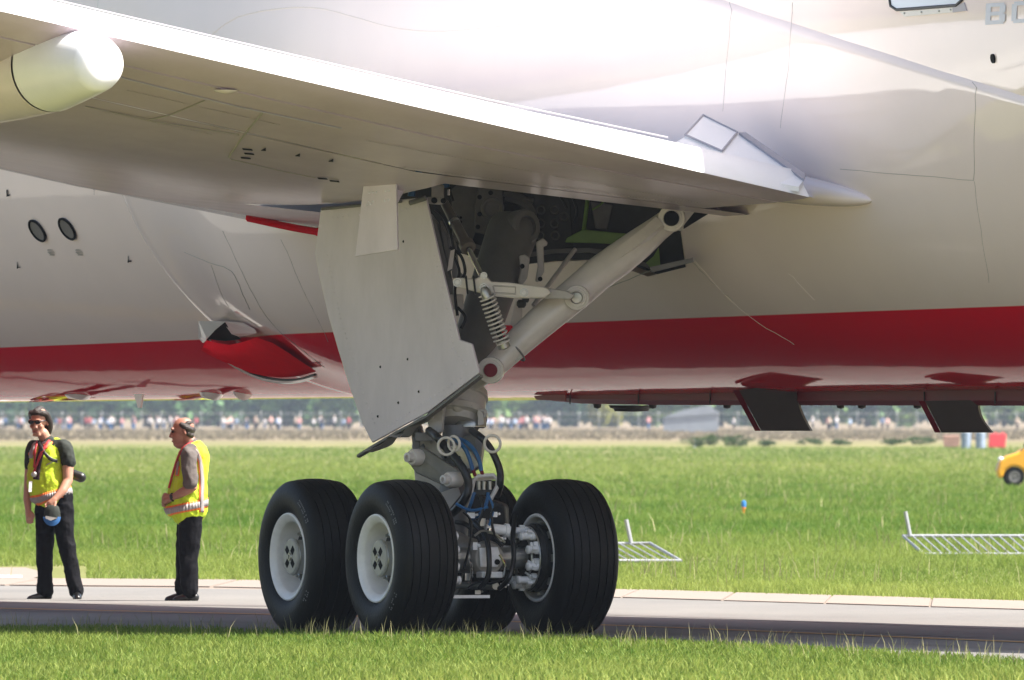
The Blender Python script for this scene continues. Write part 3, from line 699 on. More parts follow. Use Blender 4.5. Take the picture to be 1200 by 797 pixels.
# hoses
def hose(name, pts, r, m, Y=129.5, n=8):
    mb = MB(); mb.tube(spline([P(p[0], p[1], p[2] if len(p) > 2 else Y) for p in pts], 7), r, n); return mb.build(name, M[m], plane)
hose('hydraulic_hose', [(503,505,129.9),(512,512),(523,525),(536,540,129.4),(546,556,129.35),(549,570,129.35),(545,584,129.35),(536,596,129.45),(528,603,129.6)], .033, 'hose', n=12)
hose('hydraulic_hose', [(553,505,129.9),(563,512),(573,523),(581,538),(586,553),(586,568),(583,580,129.8)], .028, 'hose', n=12)
hose('blue_hose', [(525,515,129.7),(536,517),(545,526),(551,540),(554,551)], .017, 'bluehose')
hose('blue_hose', [(533,513,129.7),(546,518),(556,528),(562,541),(564,552)], .017, 'bluehose')
hose('blue_hose', [(556,577),(551,592),(546,602,129.6)], .014, 'bluehose'); hose('blue_hose', [(572,577),(570,590),(562,603),(553,609,129.6)], .014, 'bluehose')
mb = MB(); mb.cyl(P(554,550,129.5), P(557,558,129.5), .015); mb.cyl(P(564,551,129.5), P(566,558,129.5), .015); mb.build('hose_union', M['maroon'], plane)
for x, y, R, tilt in ((523,523,.068,.0),(577,520,.066,.0),(532,520,.058,.5)):
    mb = MB(); mb.torus(P(x,y,129.42), (.35+tilt,1,.1), R, .011, 24, 8); mb.build('hose_loop', M['brace'], plane)
mb = MB()                                        # pale bracket that carries the hose ends
fr_ = [P(552,577,129.5),P(555,563,129.5),P(560,558,129.5),P(578,557,129.5),P(583,562,129.5),P(583,570,129.5),P(575,585,129.5)]
mb.tube(fr_, .018, 8); mb.prism([P(557,560,129.55),P(581,558,129.55),P(582,562,129.55),P(557,564,129.55)], Vector((0,.15,0))); hb = mb.build('hose_bracket', M['brace'], plane)
mb = MB()
for x in (561,567,574): mb.cyl(P(x,564,129.5), P(x,574,129.5), .016, 10)
mb.build('hose_fitting', M['steel'], hb); mb = MB(); mb.box(P(567,577,129.55), (.09,0,0), (0,.05,0), (0,0,.025)); mb.build('manifold', M['dark'], hb, smooth=0, bevel=.006)

# ---- side brace, lock links, spring, actuator
def disc(mb, x, y, Y, r, bore, depth=.07, ax=None):
    c = P(x, y, Y); ax = ax or Vector((-.12,-1,0))
    mb.lathe(c, ax, [(-depth,r*.98),(0,r),(.012,r*.96),(.012,r*.80),(.022,r*.78),(.022,r*.62),(.03,r*.60),(.03,bore),(-.03,bore),(-.03,0)], 28)
bpts = [(575,434,130.0),(590,419,130.05),(610,399,130.1),(632,379,130.15),(655,360,130.2),(676,343,130.22),(700,322,130.3),(725,304,130.35),(750,285,130.4),(770,269,130.45),(787,256,130.5)]
mb = MB(); mb.tube([P(*p) for p in bpts], [.092,.10,.115,.126,.130,.132,.134,.134,.122,.102,.094], 24)
sb = mb.build('side_brace', M['brace'], plane, smooth=60)
mb = MB(); A_ = [(598,410),(640,373),(676,340),(716,308),(760,275),(775,262)]
mb.rings([[P(x-6,y-8,130.05+i*.06), P(x+2,y+1,130.02+i*.06), P(x+4,y+4,130.06+i*.06)] for i,(x,y) in enumerate(A_)], True, True); mb.build('brace_rib', M['brace'], sb, smooth=30)
for q in ((575, 434, 129.88, .105, .055),(676, 349, 130.06, .100, .05),(787, 256, 130.36, .108, .062)):
    mb = MB(); disc(mb, *q); mb.build('brace_joint', M['brace'], sb, smooth=35)
for x, y, Y, r in ((575,434,129.84,.054),(676,349,130.02,.04),(787,256,130.32,.061)):
    mb = MB(); mb.lathe(P(x,y,Y), (-.12,-1,0), [(0,r),(.004,r),(.004,0)], 20); mb.build('bore_plug', M['mark'] if x > 700 else M['maroon'] if x < 600 else M['steel'], sb, smooth=0)
mb = MB(); mb.torus(P(603,411,130.08), P(610,399,130.1)-P(590,419,130.05), .106, .008, 24, 6); mb.build('brace_clamp', M['strut'], sb)
mb = MB(); mb.prism([P(779,243,130.5),P(800,243,130.5),P(815,247,130.5),P(798,268,130.5),P(790,272,130.5)], Vector((0,.1,0))); mb.ball(P(797,267,130.4), .03, 10); mb.build('brace_fitting', M['brace'], plane, smooth=0, bevel=.01)
mb = MB(); mb.prism([P(602,419,130),P(610,413,130),P(612,420,130),P(604,424,130)], Vector((0,.05,0))); mb.build('clamp_lug', M['gear'], sb, smooth=0)
mb = MB(); mb.prism([P(540,452,130.1),P(562,440,130),P(575,446,130),P(560,456,130.05),P(535,464,130.1)], Vector((.02,.14,0))); mb.build('brace_lug', M['gear'], plane, smooth=0, bevel=.015)
LY = 129.75
l1 = [(531,331),(535,325.5),(541,325.5),(556,327),(566,322),(571,325),(575,330),(596,331),(640,337),(646,343),(638,349),(600,349.5),(575,347),(553,341),(534,336)]
mb = MB(); mb.prism([P(x,y,LY) for x,y in l1], Vector((.01,.07,0))); lk = mb.build('lock_link', M['brace'], plane, smooth=0, bevel=.010)
mb = MB(); q = [(578,335),(604,336.5),(604,344.5),(580,343.5)]
mb.tube([P(x,y,LY-.002) for x,y in q+[q[0]]], .007, 6); mb.build('recess_edge', M['gear'], lk)
for x, y, r in ((536,331,.035),(567,323,.028),(567,337,.036),(614,343,.034)):
    mb = MB(); mb.lathe(P(x,y,LY-.004), (0,-1,0), [(-.01,r),(.015,r),(.015,r*.7),(.02,r*.6),(.02,r*.3),(.01,r*.3),(.01,0)], 16); mb.build('link_pin', M['steel'], lk)
for x in (547,556):
    mb = MB(); mb.torus(P(x,334,LY+.03), (1,0,.1), .068, .009, 18, 6); mb.build('cable_tie', M['hose'], lk)
mb = MB(); mb.prism([P(x,y,LY+.08) for x,y in [(608,335),(640,337),(664,341),(672,346),(668,351),(640,350),(610,350)]], Vector((.01,.06,0))); mb.build('lock_link', M['gear'], plane, smooth=0, bevel=.01)
mb = MB(); a_, b_ = P(570,345,LY-.08), P(589,402,LY-.02); d = (b_-a_); x_ = d.normalized().orthogonal(); y_ = d.normalized().cross(x_)
n = 150; turns = 12
mb.tube([a_+d*(i/n)+(x_*math.cos(2*PI*turns*i/n)+y_*math.sin(2*PI*turns*i/n))*.043 for i in range(n+1)], .0078, 6); spg = mb.build('spring', M['brace'], plane)
mb = MB(); mb.cyl(P(567,337,LY-.08), b_, .022, 10); mb.build('spring_rod', M['black'], spg)
mb = MB(); mb.lathe(b_-d.normalized()*.02, d, [(0,.05),(.06,.052),(.07,.03)], 16, cap0=True, cap1=True); mb.build('spring_seat', M['steel'], spg); mb = MB(); mb.lathe(a_+d.normalized()*.03, -d, [(0,.045),(.06,.04),(.09,.02)], 16, cap0=True, cap1=True); mb.build('spring_seat', M['steel'], spg)
mb = MB(); a_, b_ = P(521,238,130.4), P(549,291,130.0); mb.tube([a_, b_], [.035,.045], 16); mb.lathe(b_, b_-a_, [(-.07,.045),(-.06,.062),(.0,.062),(.01,.03)], 16); act = mb.build('lock_actuator', mat('brown grey actuator', (.12,.10,.085), .4, var=.2), plane)
mb = MB(); mb.cyl(b_, P(564,322,129.85), .022, 12); mb.build('actuator_rod', M['chrome'], act); mb = MB(); mb.lathe(P(532,260,130.23), b_-a_, [(0,.047),(.03,.047)], 14, cap0=True, cap1=True); mb.build('actuator_ring', M['chrome'], act)
mb = MB(); mb.prism([P(500,231,130),P(514,230,130),P(523,234,130),P(523,238,130),P(515,240,130),P(502,239,130)], Vector((0,.06,0))); ua = mb.build('hinge_arm', M['gear'], plane, smooth=0, bevel=.012)
mb = MB(); mb.lathe(P(519.5,235.5,129.97), (0,-1,0), [(0,.022),(.02,.022),(.02,0)], 12); mb.lathe(P(509,235,129.97), (0,-1,0), [(0,.025),(.02,.025),(.02,0)], 12); mb.build('arm_bolt', M['mark'], ua)
for q, nm in (([(628,284),(636,279),(642,284),(641,288),(637,289),(638,318),(631,331),(627,330),(630,312)], 'support_post'), ([(608,300),(615,298),(621,302),(618,326),(611,336),(607,330),(610,316)], 'support_post')):
    mb = MB(); mb.prism([P(x,y,131.2) for x,y in q], Vector((0,.07,0))); sp_ = mb.build(nm, M['gear'], plane, smooth=0, bevel=.01)
    mb = MB(); mb.lathe(P(q[6][0]+2,q[6][1]-4,131.18), (0,-1,0), [(0,.02),(.02,.02),(.02,0)], 8); mb.build('post_bolt', M['mark'], sp_)
mb = MB(); mb.tube([P(674,292,131.3), P(625,358,130.9)], .018, 8); mb.build('stay_rod', M['gear'], plane)
mb = MB(); mb.prism([P(x,y,130.5) for x,y in [(604,352),(612,352),(612,375),(606,388),(598,380)]], Vector((0,.06,0))); mb.build('brace_gusset', M['brace'], plane, smooth=0, bevel=.006)
mb = MB(); mb.ball(P(611,356,130.3), .04, 10); mb.ball(P(616,351,130.3), .03, 10); mb.build('pivot_block', M['dark'], plane)
# inner fittings seen just right of the gear door
mb = MB()
for q in ([(503,250),(512,262),(522,300),(532,352),(528,356),(516,316)],[(515,258),(524,278),(530,310),(527,318),(520,290)],[(524,275),(532,285),(536,318),(543,325),(530,326)]):
    mb.prism([P(x,y,130.6) for x,y in q], Vector((.02,.1,0)))
mb.build('door_rod_guide', M['strut'], plane, smooth=0, bevel=.006)
mb = MB(); mb.prism([P(x,y,130.2) for x,y in [(528,294),(533,292),(530,315),(524,318)]], Vector((0,.02,0))); mb.build('tag_strip', M['brace'], plane, smooth=0)
mb = MB(); mb.box(P(535,354,130.3), (.055,0,0), (0,.05,0), (0,0,.06)); mb.build('sensor_box', M['gear'], plane, smooth=0, bevel=.01)
mb = MB()
for pts in ([(531,300),(538,318),(533,340),(536,370)],[(527,290),(540,300),(545,318),(540,328)],[(536,360),(545,372),(540,385)],[(510,245),(520,255),(528,275),(533,300)]):
    mb.tube(spline([P(x,y,130.25) for x,y in pts],6), .013, 6)
mb.build('wiring', M['hose'], plane)

# ---- bogie: beam, axles, wheels
WA, WF, WO, WZ = .72, -.95, .69, .605
beam = MB(); beam.tube([AC(0,WF,WZ),AC(0,-.3,WZ+.03),AC(0,0,WZ+.06),AC(0,.3,WZ+.03),AC(0,WA-.02,WZ)], [.13,.15,.19,.15,.13], 20)
beam.lathe(AC(0,WA,WZ), AFT, [(0,.13),(.10,.14),(.14,.12),(.15,0)], 24); bm_ = beam.build('truck_beam', mat('beige grey casting', (.34,.31,.27), .4, var=.25, scale=7), plane)
for a in (WF, WA):
    mb = MB(); mb.cyl(AC(-.72,a,WZ), AC(.72,a,WZ), .085, 20); mb.build('axle', M['steel'], plane)
mb = MB(); mb.prism([AC(.10,WA+.151,WZ+.08),AC(-.06,WA+.151,WZ+.09),AC(-.09,WA+.151,WZ),AC(-.06,WA+.151,WZ-.07),AC(.09,WA+.151,WZ-.07)], AFT*.02); pp = mb.build('end_plate', M['caliper'], bm_, smooth=0, bevel=.008)
mb = MB(); mb.lathe(AC(-.05,WA+.172,WZ-.03), AFT, [(0,.022),(.012,.022),(.012,0)], 10); mb.build('plug', M['mark'], bm_)
mb = MB(); mb.box(AC(0,WA+.14,WZ-.13), OUT*.09, AFT*.06, UP*.025); mb.build('jacking_pad', M['caliper'], bm_, smooth=0, bevel=.01)
mb = MB(); mb.box(AC(.17,WA+.12,WZ-.30), OUT*.16, AFT*.05, UP*.012); mb.build('tow_bracket', M['caliper'], bm_, smooth=0)
mb = MB(); mb.cyl(AC(.02,WA+.1,WZ+.235), AC(-.16,WA+.12,WZ+.215), .042, 14); mb.cyl(AC(-.14,WA+.118,WZ+.217), AC(-.17,WA+.12,WZ+.214), .055, 14); mb.build('brake_rod_end', M['caliper'], bm_)
mb = MB(); mb.tube([AC(-.12,WF,WZ-.22),AC(-.12,WA,WZ-.22)], .03, 10); mb.build('brake_rod', M['steel'], plane)
mb = MB(); mb.tube(spline([P(556,612,129.4),P(569,628,129.2),P(573,650,129.1),P(572,675,129.1),P(562,690,129.15)],7), .022, 8); mb.build('brake_hose', M['hose'], plane)
mb = MB(); mb.tube(spline([P(604,604,129.6),P(601,630,129.3),P(602,655,129.2),P(596,678,129.1),P(585,690,129.2)],7), .020, 8); mb.build('brake_hose', M['hose'], plane)
mb = MB(); mb.tube(spline([P(535,612,129.4),P(548,616,129.3),P(562,632,129.3),P(566,655,129.2)],7), .02, 8); mb.build('brake_hose', M['hose'], plane)
for pts, r_, m_ in (([(543,600),(552,612),(550,640),(543,668)],.011,'hose'),([(590,640),(580,628),(576,606),(581,590)],.012,'hose'),([(548,690),(560,682),(575,684),(590,678)],.010,'hose'),
        ([(556,628),(566,622),(580,626),(592,636)],.009,'steel'),([(550,655),(553,668),(551,684)],.010,'chrome'),([(585,650),(592,662),(590,676)],.010,'chrome'),([(534,590),(545,596),(556,598),(572,594)],.012,'bluehose'),([(562,580),(566,596),(561,612)],.012,'hose'),([(572,580),(578,596),(573,616)],.010,'bluehose')):
    hose('brake_line', [(x, y, 129.15) for x, y in pts], r_, m_, n=6)
for x, y, w_, h_, m_ in ((552,604,.030,.022,'caliper'),(566,612,.022,.030,'steel'),(579,603,.026,.020,'caliper'),(557,640,.018,.03,'caliper'),(586,632,.025,.018,'caliper'),(548,676,.02,.028,'steel'),(590,686,.024,.016,'caliper'),(560,694,.022,.016,'steel'),(573,622,.014,.02,'chrome')):
    mb = MB(); mb.box(P(x, y, 129.2), (w_,.01,0), (0,.03,0), (0,0,h_)); mb.cyl(P(x, y, 129.2)+Vector((w_*.8,0,0)), P(x, y, 129.2)+Vector((w_*1.7,-.02,.006)), h_*.5, 8); mb.build('line_fitting', M[m_], plane, smooth=30)
def tyre_prof():
    half = [(.195,.335),(.222,.352),(.243,.39),(.2545,.435),(.256,.47),(.250,.51),(.234,.55),(.212,.580),(.192,.596)]
    tread = []
    for t in (.172,.112,.045):
        r = lambda x: .618-.022*(x/.19)**2
        tread += [(t+.0055,r(t)),(t+.004,r(t)-.013),(t-.004,r(t)-.013),(t-.0055,r(t))]
    pos = half+tread
    return pos+[(-t, r) for t, r in reversed(pos)]
for (o_, a_, outer) in ((WO, WA, True), (WO, WF, True), (-WO, WA, False), (-WO, WF, False)):
    c = AC(o_, a_, WZ); s = OUT                 # s: the face turned to the camera
    e = 1 if outer else -1
    mb = MB()                                    # rim: lip, dish and web
    mb.lathe(c, s*e, [(.18,.338),(.212,.350),(.226,.346),(.230,.336),(.224,.318),(.206,.292),(.19,.280)], 56)
    mb.lathe(c, -s*e, [(.18,.338),(.212,.350),(.226,.346),(.230,.335),(.222,.322),(.19,.312),(.02,.305)], 56)
    w = mb.build('wheel', M['rim'], plane, smooth=35)
    mb = MB(); mb.lathe(c, s*e, [(.192,.281),(.16,.272),(.06,.262),(.035,.25),(.03,.20),(.03,.09),(-.02,.09)], 56); mb.build('rim_barrel', M['rim'], w, smooth=35)
    mb = MB(); mb.lathe(c, s, tyre_prof(), 96); v2 = []
    for v in mb.v:
        v = Vector(v); 
        if v.z < .14: k = (0.14-v.z); v.z = max(.008, v.z); v += s*(.02*k/.14)*(1 if (v-c).dot(s) > 0 else -1)
        v2.append(tuple(v))
    mb.v = v2; ty = mb.build('tyre', M['rubber'], w, smooth=50)
    # worn pale print on the sidewall
    if outer:
        mb = MB()
        for ang0, n, cw in ((58, 13, .016),(-32, 9, .016)):
            for k in range(n):
                th = math.radians(ang0-k*2.1); rr = .515
                if rng.random() < .12: continue
                for (dr, h) in ((-.012,.010),(.009,.012)):
                    if rng.random() < .25: continue
                    r0 = rr+dr; ax_ = .2503-(dr)*.35+.002
                    rad = AFT*math.cos(th)+UP*math.sin(th); tan_ = -AFT*math.sin(th)+UP*math.cos(th)
                    cc = c+s*ax_+rad*r0
                    mb.add([cc-tan_*.006-rad*h*.5-s*-.002, cc+tan_*.006-rad*h*.5-s*-.002, cc+tan_*.006+rad*h*.5-s*.002, cc-tan_*.006+rad*h*.5-s*.002], [(0,1,2,3)])
        mb.build('sidewall_print', M['greyprint'], w, smooth=0)
        mb = MB(); mb.lathe(c, s, [(.0,.16),(.06,.16),(.07,.135),(.155,.132),(.16,.142),(.195,.142),(.205,.130),(.205,.0)], 36); hub = mb.build('hub_cap', mat('grey green hub', (.44,.43,.40), .35, var=.2, scale=14) if 'hubm' not in M else M['hubm'], w, smooth=35)
        M['hubm'] = hub.data.materials[0]
        mb = MB()
        for q in range(4):
            th = PI/4+q*PI/2; d1 = AFT*math.cos(th)+UP*math.sin(th); d2 = -AFT*math.sin(th)+UP*math.cos(th)
            mb.box(c+s*.206+d1*.072, d1*.028, d2*.024, s*.003)
        mb.build('hub_slot', M['mark'], w, smooth=0)
        mb = MB(); mb.lathe(c+s*.204, s, [(0,.034),(.012,.03),(.012,.018),(.004,.018),(.004,0)], 16); mb.build('hub_nut', M['steel'], w)
        mb = MB(); mb.torus(c+s*.178, s, .143, .006, 36, 6)
        mb.build('hub_band', M['steel'], w)
        mb = MB(); mb.lathe(c, s, [(.034,.258),(.038,.258),(.038,.152),(.034,.152)], 48); mb.build('web_recess', M['rimdark'], w)
        for q in range(10):
            th = 2*PI*q/10+.2; d1 = AFT*math.cos(th)+UP*math.sin(th)
            mb = MB(); mb.lathe(c+s*.036+d1*.205, s, [(0,.022),(.035,.022),(.04,.012),(.055,.012),(.055,0)], 8); mb.build('wheel_bolt', M['steel'], w, smooth=30)
    # brake pack on the side turned to the truck
    b = -s*e
    mb = MB(); mb.lathe(c, b, [(.05,.255),(.21,.255),(.215,.27),(.245,.27),(.25,.262),(.29,.258),(.295,.15),(.33,.14),(.33,.09)], 40); br = mb.build('brake_pack', M['rimdark'], w, smooth=35)
    mb = MB(); mb.torus(c+b*.335, b, .168, .010, 40, 6); mb.torus(c+b*.30, b, .248, .007, 40, 6); mb.build('brake_pipe', M['steel'], w)
    nb = 10
    for q in range(nb):
        th = 2*PI*(q+.5)/nb; d1 = AFT*math.cos(th)+UP*math.sin(th); d2 = -AFT*math.sin(th)+UP*math.cos(th)
        mb = MB(); pc = c+d1*.212; ln = .37+.025*(q % 3)
        mb.lathe(pc, b, [(.285,.036),(.325,.036),(.33,.029),(ln,.029),(ln+.005,.034),(ln+.022,.034),(ln+.03,.02),(ln+.03,0)], 14)
        mb.box(pc+b*.315+d2*.044, d1*.022, d2*.016, b*.022); mb.box(pc+b*.345+d1*.034, d1*.012, d2*.014, b*.02)
        mb.cyl(pc+b*.35+d2*.02, pc+b*.35+d2*.06, .010, 8); mb.cyl(pc+b*.31-d1*.03, pc+b*.37-d1*.05+d2*.03, .009, 8)
        mb.build('brake_piston', M['caliper'], w, smooth=30)
    if not outer:
        for q in range(9):
            th = 2*PI*q/9; d1 = AFT*math.cos(th)+UP*math.sin(th); d2 = -AFT*math.sin(th)+UP*math.cos(th)
            mb = MB(); mb.box(c+b*.15+d1*.283, d1*.010, d2*.030, b*.07); mb.torus(c+b*.20+d1*.284, b, .016, .006, 10, 6); mb.build('drive_key', M['steel'], w, smooth=0)

# ---- ram air inlet at the front of the fairing
Sx = lambda x, y, e: S(x, y, e)
top = [(250,387),(262,391),(276,394),(292,392),(306,388),(324,396),(342,409),(358,422),(371,432)]
bot = [(250,392),(258,402),(268,411),(281,420),(296,428),(314,434),(332,437),(352,436.5),(371,433)]
mb = MB(); rows = []
ref = toac(S(300, 415, .0))
for (x0, y0), (x1, y1) in zip(top, bot):
    row = []
    for k in range(9):
        t = k/8; x = x0+(x1-x0)*t; y = y0+(y1-y0)*t
        u = (x0-250)/121
        row.append(S(x, y, .02+.10*math.sin(PI*min(1,t*.9+.05))*(1-u)**.6+.07*(1-u)))
    rows.append(row)
mb.rings(rows, False, False, closed=False); inl = mb.build('air_inlet', M['red'], plane, smooth=60)
mb = MB(); pts = [(245,390),(254,402),(265,412.5),(280,422.5),(296,431),(314,437),(334,440),(354,439),(372,434)]
mb.tube(spline([S(x, y, .05) for x, y in pts], 4), .022, 8); mb.build('inlet_lip', M['cream'], inl)
mb = MB(); mb.tube(spline([S(x+1, y-3.0, .065) for x, y in pts], 4), .010, 8); mb.build('inlet_gap', M['dark'], inl)
mb = MB(); mb.prism([S(241,366,.10), S(268,370.5,.06), S(258,377,.09), S(250,385,.10), S(244,391,.09), S(240,385,.10)], AFT*.03); mb.build('inlet_ramp', M['wing_white'], inl, smooth=0)
mb = MB(); mb.prism([S(257,376.5,.07), S(268,371,.06), S(276,384,.055), S(286,392,.05), S(268,393,.06), S(247,388,.08)], AFT*.02); mb.build('inlet_throat', M['mark'], inl, smooth=0)
mb = MB(); mb.prism([S(266,370,.06), S(286,375,.03), S(300,383,.025), S(303,387,.03), S(284,389,.05), S(276,385,.06)], AFT*.02); mb.build('inlet_top_panel', M['cream'], inl, smooth=0)
mb = MB(); pts = [(288,255),(302,258),(325,263),(350,268),(374,272)]
mb.tube(spline([P(x, y, 135.8) for x, y in pts], 4), [.012]+[.03]*(4*4-1)+[.04], 8); mb.build('fairing_light_cover', M['red'], plane)

# wing underside markings and access covers
def W(px, py):                                  # point of the lower skin behind a pixel
    Y = 124.0
    while Y < 142:
        p = P(px, py, Y); o, a, z = toac(p); s = (ate(o)-a)/(ate(o)-ale(o))
        if 0.0 < s < 1 and p.z > low(o, s).z-.008: return p-UP*.004
        Y += .02
    return P(px, py, 132)
def wmark(poly, name, m):
    mb = MB(); mb.prism([W(*p) for p in poly], UP*.004); return mb.build(name, m, wing, smooth=0)
for x, y in ((284,174),(286,179),(282,184),(372,208),(386,211)): wmark([(x,y),(x+11,y+1),(x+12,y+2.2),(x+1,y+1.4)], 'stencil_dash', M['mark'])
for x, y in ((309,175),(349,181.5),(388,188)): wmark([(x-3,y+1),(x+2.5,y-1.6),(x+2.5,y+1.6)], 'stencil_arrow', M['mark'])
mb = MB(); mb.tube([W(174,140),W(200,134),W(240,117)], .006, 5); mb.build('panel_seam', M['seam'], wing)
mb = MB(); mb.tube([W(268,184),(W(286,158)),W(308,131)], .008, 5); mb.build('panel_seam', M['seam'], wing)
mb = MB(); mb.tube([W(140,90),W(200,105),W(280,125),W(400,150)], .006, 5); mb.build('panel_seam', M['seal'], wing)
mb = MB(); mb.tube([W(100,124),W(180,142),W(280,157)], .004, 5); mb.build('panel_seam', M['seam'], wing)
mb = MB(); mb.tube([W(270,186),W(330,200),W(370,208)], .004, 5); mb.build('panel_seam', M['seam'], wing)
mb = MB(); c = W(265,108); mb.lathe(c+UP*.02, -UP, [(0,.12),(.012,.11),(.03,.03),(.03,0)], 20, ex=.8); mb.build('access_cover', M['pod'], wing)
for r0, r1, n in (((105,126),(282,160),58),((120,131),(250,158),34),((150,106),(330,147),52),((430,165),(820,238),110),((470,196),(800,238),90)):
    mb = MB()
    for k in range(n):
        x = r0[0]+(r1[0]-r0[0])*k/n; y = r0[1]+(r1[1]-r0[1])*k/n; c = W(x, y); mb.lathe(c+UP*.004, -UP, [(0,.010),(.002,.010),(.002,0)], 6)
    tag(mb.build('fastener_row', M['seam'], wing, smooth=0), kind='stuff')

# ------------------------------------------------------------------ people
M['skin'] = mat('skin', (0.40, 0.205, 0.14), 0.5, var=0.12, scale=20)
M['skin2'] = mat('tanned skin', (0.29, 0.13, 0.092), 0.5, var=0.12, scale=20)
M['hair'] = mat('dark brown hair', (0.018, 0.010, 0.007), 0.5, var=0.4, scale=60, bump=.5, bscale=120)
M['trouser'] = mat('black trousers', (0.004, 0.004, 0.006), 0.75, var=0.3, scale=12, bump=.5, bscale=14)
M['trouser'].node_tree.nodes['Principled BSDF'].inputs['Specular IOR Level'].default_value = .12
M['shoe'] = mat('black leather', (0.005, 0.005, 0.005), 0.35, var=0.2)
M['tee'] = mat('dark green shirt', (0.010, 0.015, 0.011), 0.85, var=0.2, bump=.3, bscale=25)
M['polo'] = mat('grey shirt', (0.085, 0.072, 0.068), 0.85, var=0.2, bump=.3, bscale=25)
M['hivis'] = mat('fluorescent yellow mesh', (0.42, 0.58, 0.012), 0.8, var=0.10, scale=14, bump=.8, bscale=16)
M['orange'] = mat('orange tape', (0.80, 0.18, 0.03), 0.7)
M['silver'] = mat('reflective silver tape', (0.26, 0.24, 0.24), 0.5, var=.1)
M['redband'] = mat('red lanyard ribbon', (0.42, 0.03, 0.035), 0.6, var=.3, scale=60)
M['bluecap'] = mat('blue cap cloth', (0.01, 0.09, 0.26), 0.7, var=.15)
M['white'] = mat('white card', (0.8, 0.8, 0.8), 0.5)
from mathutils.bvhtree import BVHTree
from mathutils import noise as mn
def solid(name, caps, m, parent, vox=.009, it=3, balls=(), fold=0.0):
    """one continuous surface grown from overlapping tapered limbs (pixel column, row, depth, radius)"""
    mb = MB()
    for c in caps:
        pts = [Vector(p[:3]) for p in c]; rr = [p[3] for p in c]
        pts2, r2 = [], []
        for a, b, ra, rb in zip(pts, pts[1:], rr, rr[1:]):
            for k in range(4): t = k/4; pts2.append(a.lerp(b, t)); r2.append(ra+(rb-ra)*t)
        pts2.append(pts[-1]); r2.append(rr[-1])
        d0 = (pts2[0]-pts2[1]).normalized(); d1 = (pts2[-1]-pts2[-2]).normalized()
        P_, R_ = [], []
        for k in (0, 1, 2): t = PI/2*(k+.35)/3; P_.append(pts2[0]+d0*rr[0]*math.cos(t)); R_.append(rr[0]*math.sin(t))
        P_ += pts2; R_ += r2
        for k in (2, 1, 0): t = PI/2*(k+.35)/3; P_.append(pts2[-1]+d1*rr[-1]*math.cos(t)); R_.append(rr[-1]*math.sin(t))
        mb.tube(P_, R_, 14)
    for (c, r, sc, rot) in balls: mb.ball(c, r, 18, sc=sc, rot=rot)
    o = mb.build(name, m, parent, smooth=0)
    md = o.modifiers.new('r', 'REMESH'); md.mode = 'VOXEL'; md.voxel_size = vox
    if it: s = o.modifiers.new('s', 'SMOOTH'); s.iterations = it; s.factor = .5
    dg = bpy.context.evaluated_depsgraph_get(); me = bpy.data.meshes.new_from_object(o.evaluated_get(dg))
    o.modifiers.clear(); old = o.data; o.data = me; bpy.data.meshes.remove(old)
    if fold:                                     # soft creases in the cloth
        nn = [v.normal.copy() for v in me.vertices]
        for v, n_ in zip(me.vertices, nn):
            p = v.co; f = abs(mn.noise(Vector((p.x*9+p.z*3, p.y*9, p.z*6))))*1.3+.6*abs(mn.noise(Vector((p.x*20-p.z*6, p.y*20, p.z*11+5))))
            v.co = p+n_*fold*(.45-f)*2
    me.polygons.foreach_set('use_smooth', [True]*len(me.polygons)); me.name = name
    return o
def person(root_px, root_py, label):
    base = GR(root_px, root_py); s = base.y/FPX
    t = thing('person', base, label, 'person')
    def L(px, py, dy=0.0, r=None):               # a joint: picture column and row at this person's distance, plus depth
        v = Vector((base.x+(px-root_px)*s, base.y+dy, (root_py-py)*s))
        return (*v, r) if r is not None else v
    return t, L
def bvh(o):
    off = o.parent.location
    return BVHTree.FromPolygons([v.co+off for v in o.data.vertices], [p.vertices for p in o.data.polygons])
def cast(tree, p, lift=.006):
    h = tree.ray_cast(Vector((p.x, p.y-3, p.z)), Vector((0, 1, 0)))
    return h[0]+h[1]*lift+Vector((0, -.002, 0)) if h[0] else None
def tape(tree, L, pix, w, name, m, par, lift=.006, n=6):
    pts = spline([Vector((x, y, 0)) for x, y in pix], n); rows = []
    for i, p in enumerate(pts):
        d = (pts[min(i+1,len(pts)-1)]-pts[max(i-1,0)]).normalized(); nn = Vector((-d.y, d.x, 0))
        r = [cast(tree, L((p+nn*w*k/2).x, (p+nn*w*k/2).y), lift) for k in (-1, -.33, .33, 1)]
        if all(r): rows.append(r)
    if len(rows) < 2: return None
    mb = MB(); mb.rings(rows, False, False, closed=False); o = mb.build(name, m, par, smooth=60)
    md = o.modifiers.new('thick', 'SOLIDIFY'); md.thickness = .004; md.offset = 0
    return o
def belt(tree, c, zf, w, name, m, par, lift=.006, n=48):
    rows = []
    for k in range(n+1):
        th = 2*PI*k/n; d = Vector((math.cos(th), math.sin(th), 0)); r = []
        for e in (-1, 0, 1):
            z = zf(th)+e*w/2; h = tree.ray_cast(Vector((c.x, c.y, z))+d*2, -d)
            r.append(h[0]+d*lift if h[0] else None)
        rows.append(r)
    mb = MB()
    for a, b in zip(rows, rows[1:]):
        if all(a) and all(b): mb.rings([a, b], False, False, closed=False)
    o = mb.build(name, m, par, smooth=60); md = o.modifiers.new('thick', 'SOLIDIFY'); md.thickness = .004; md.offset = 0
    return o
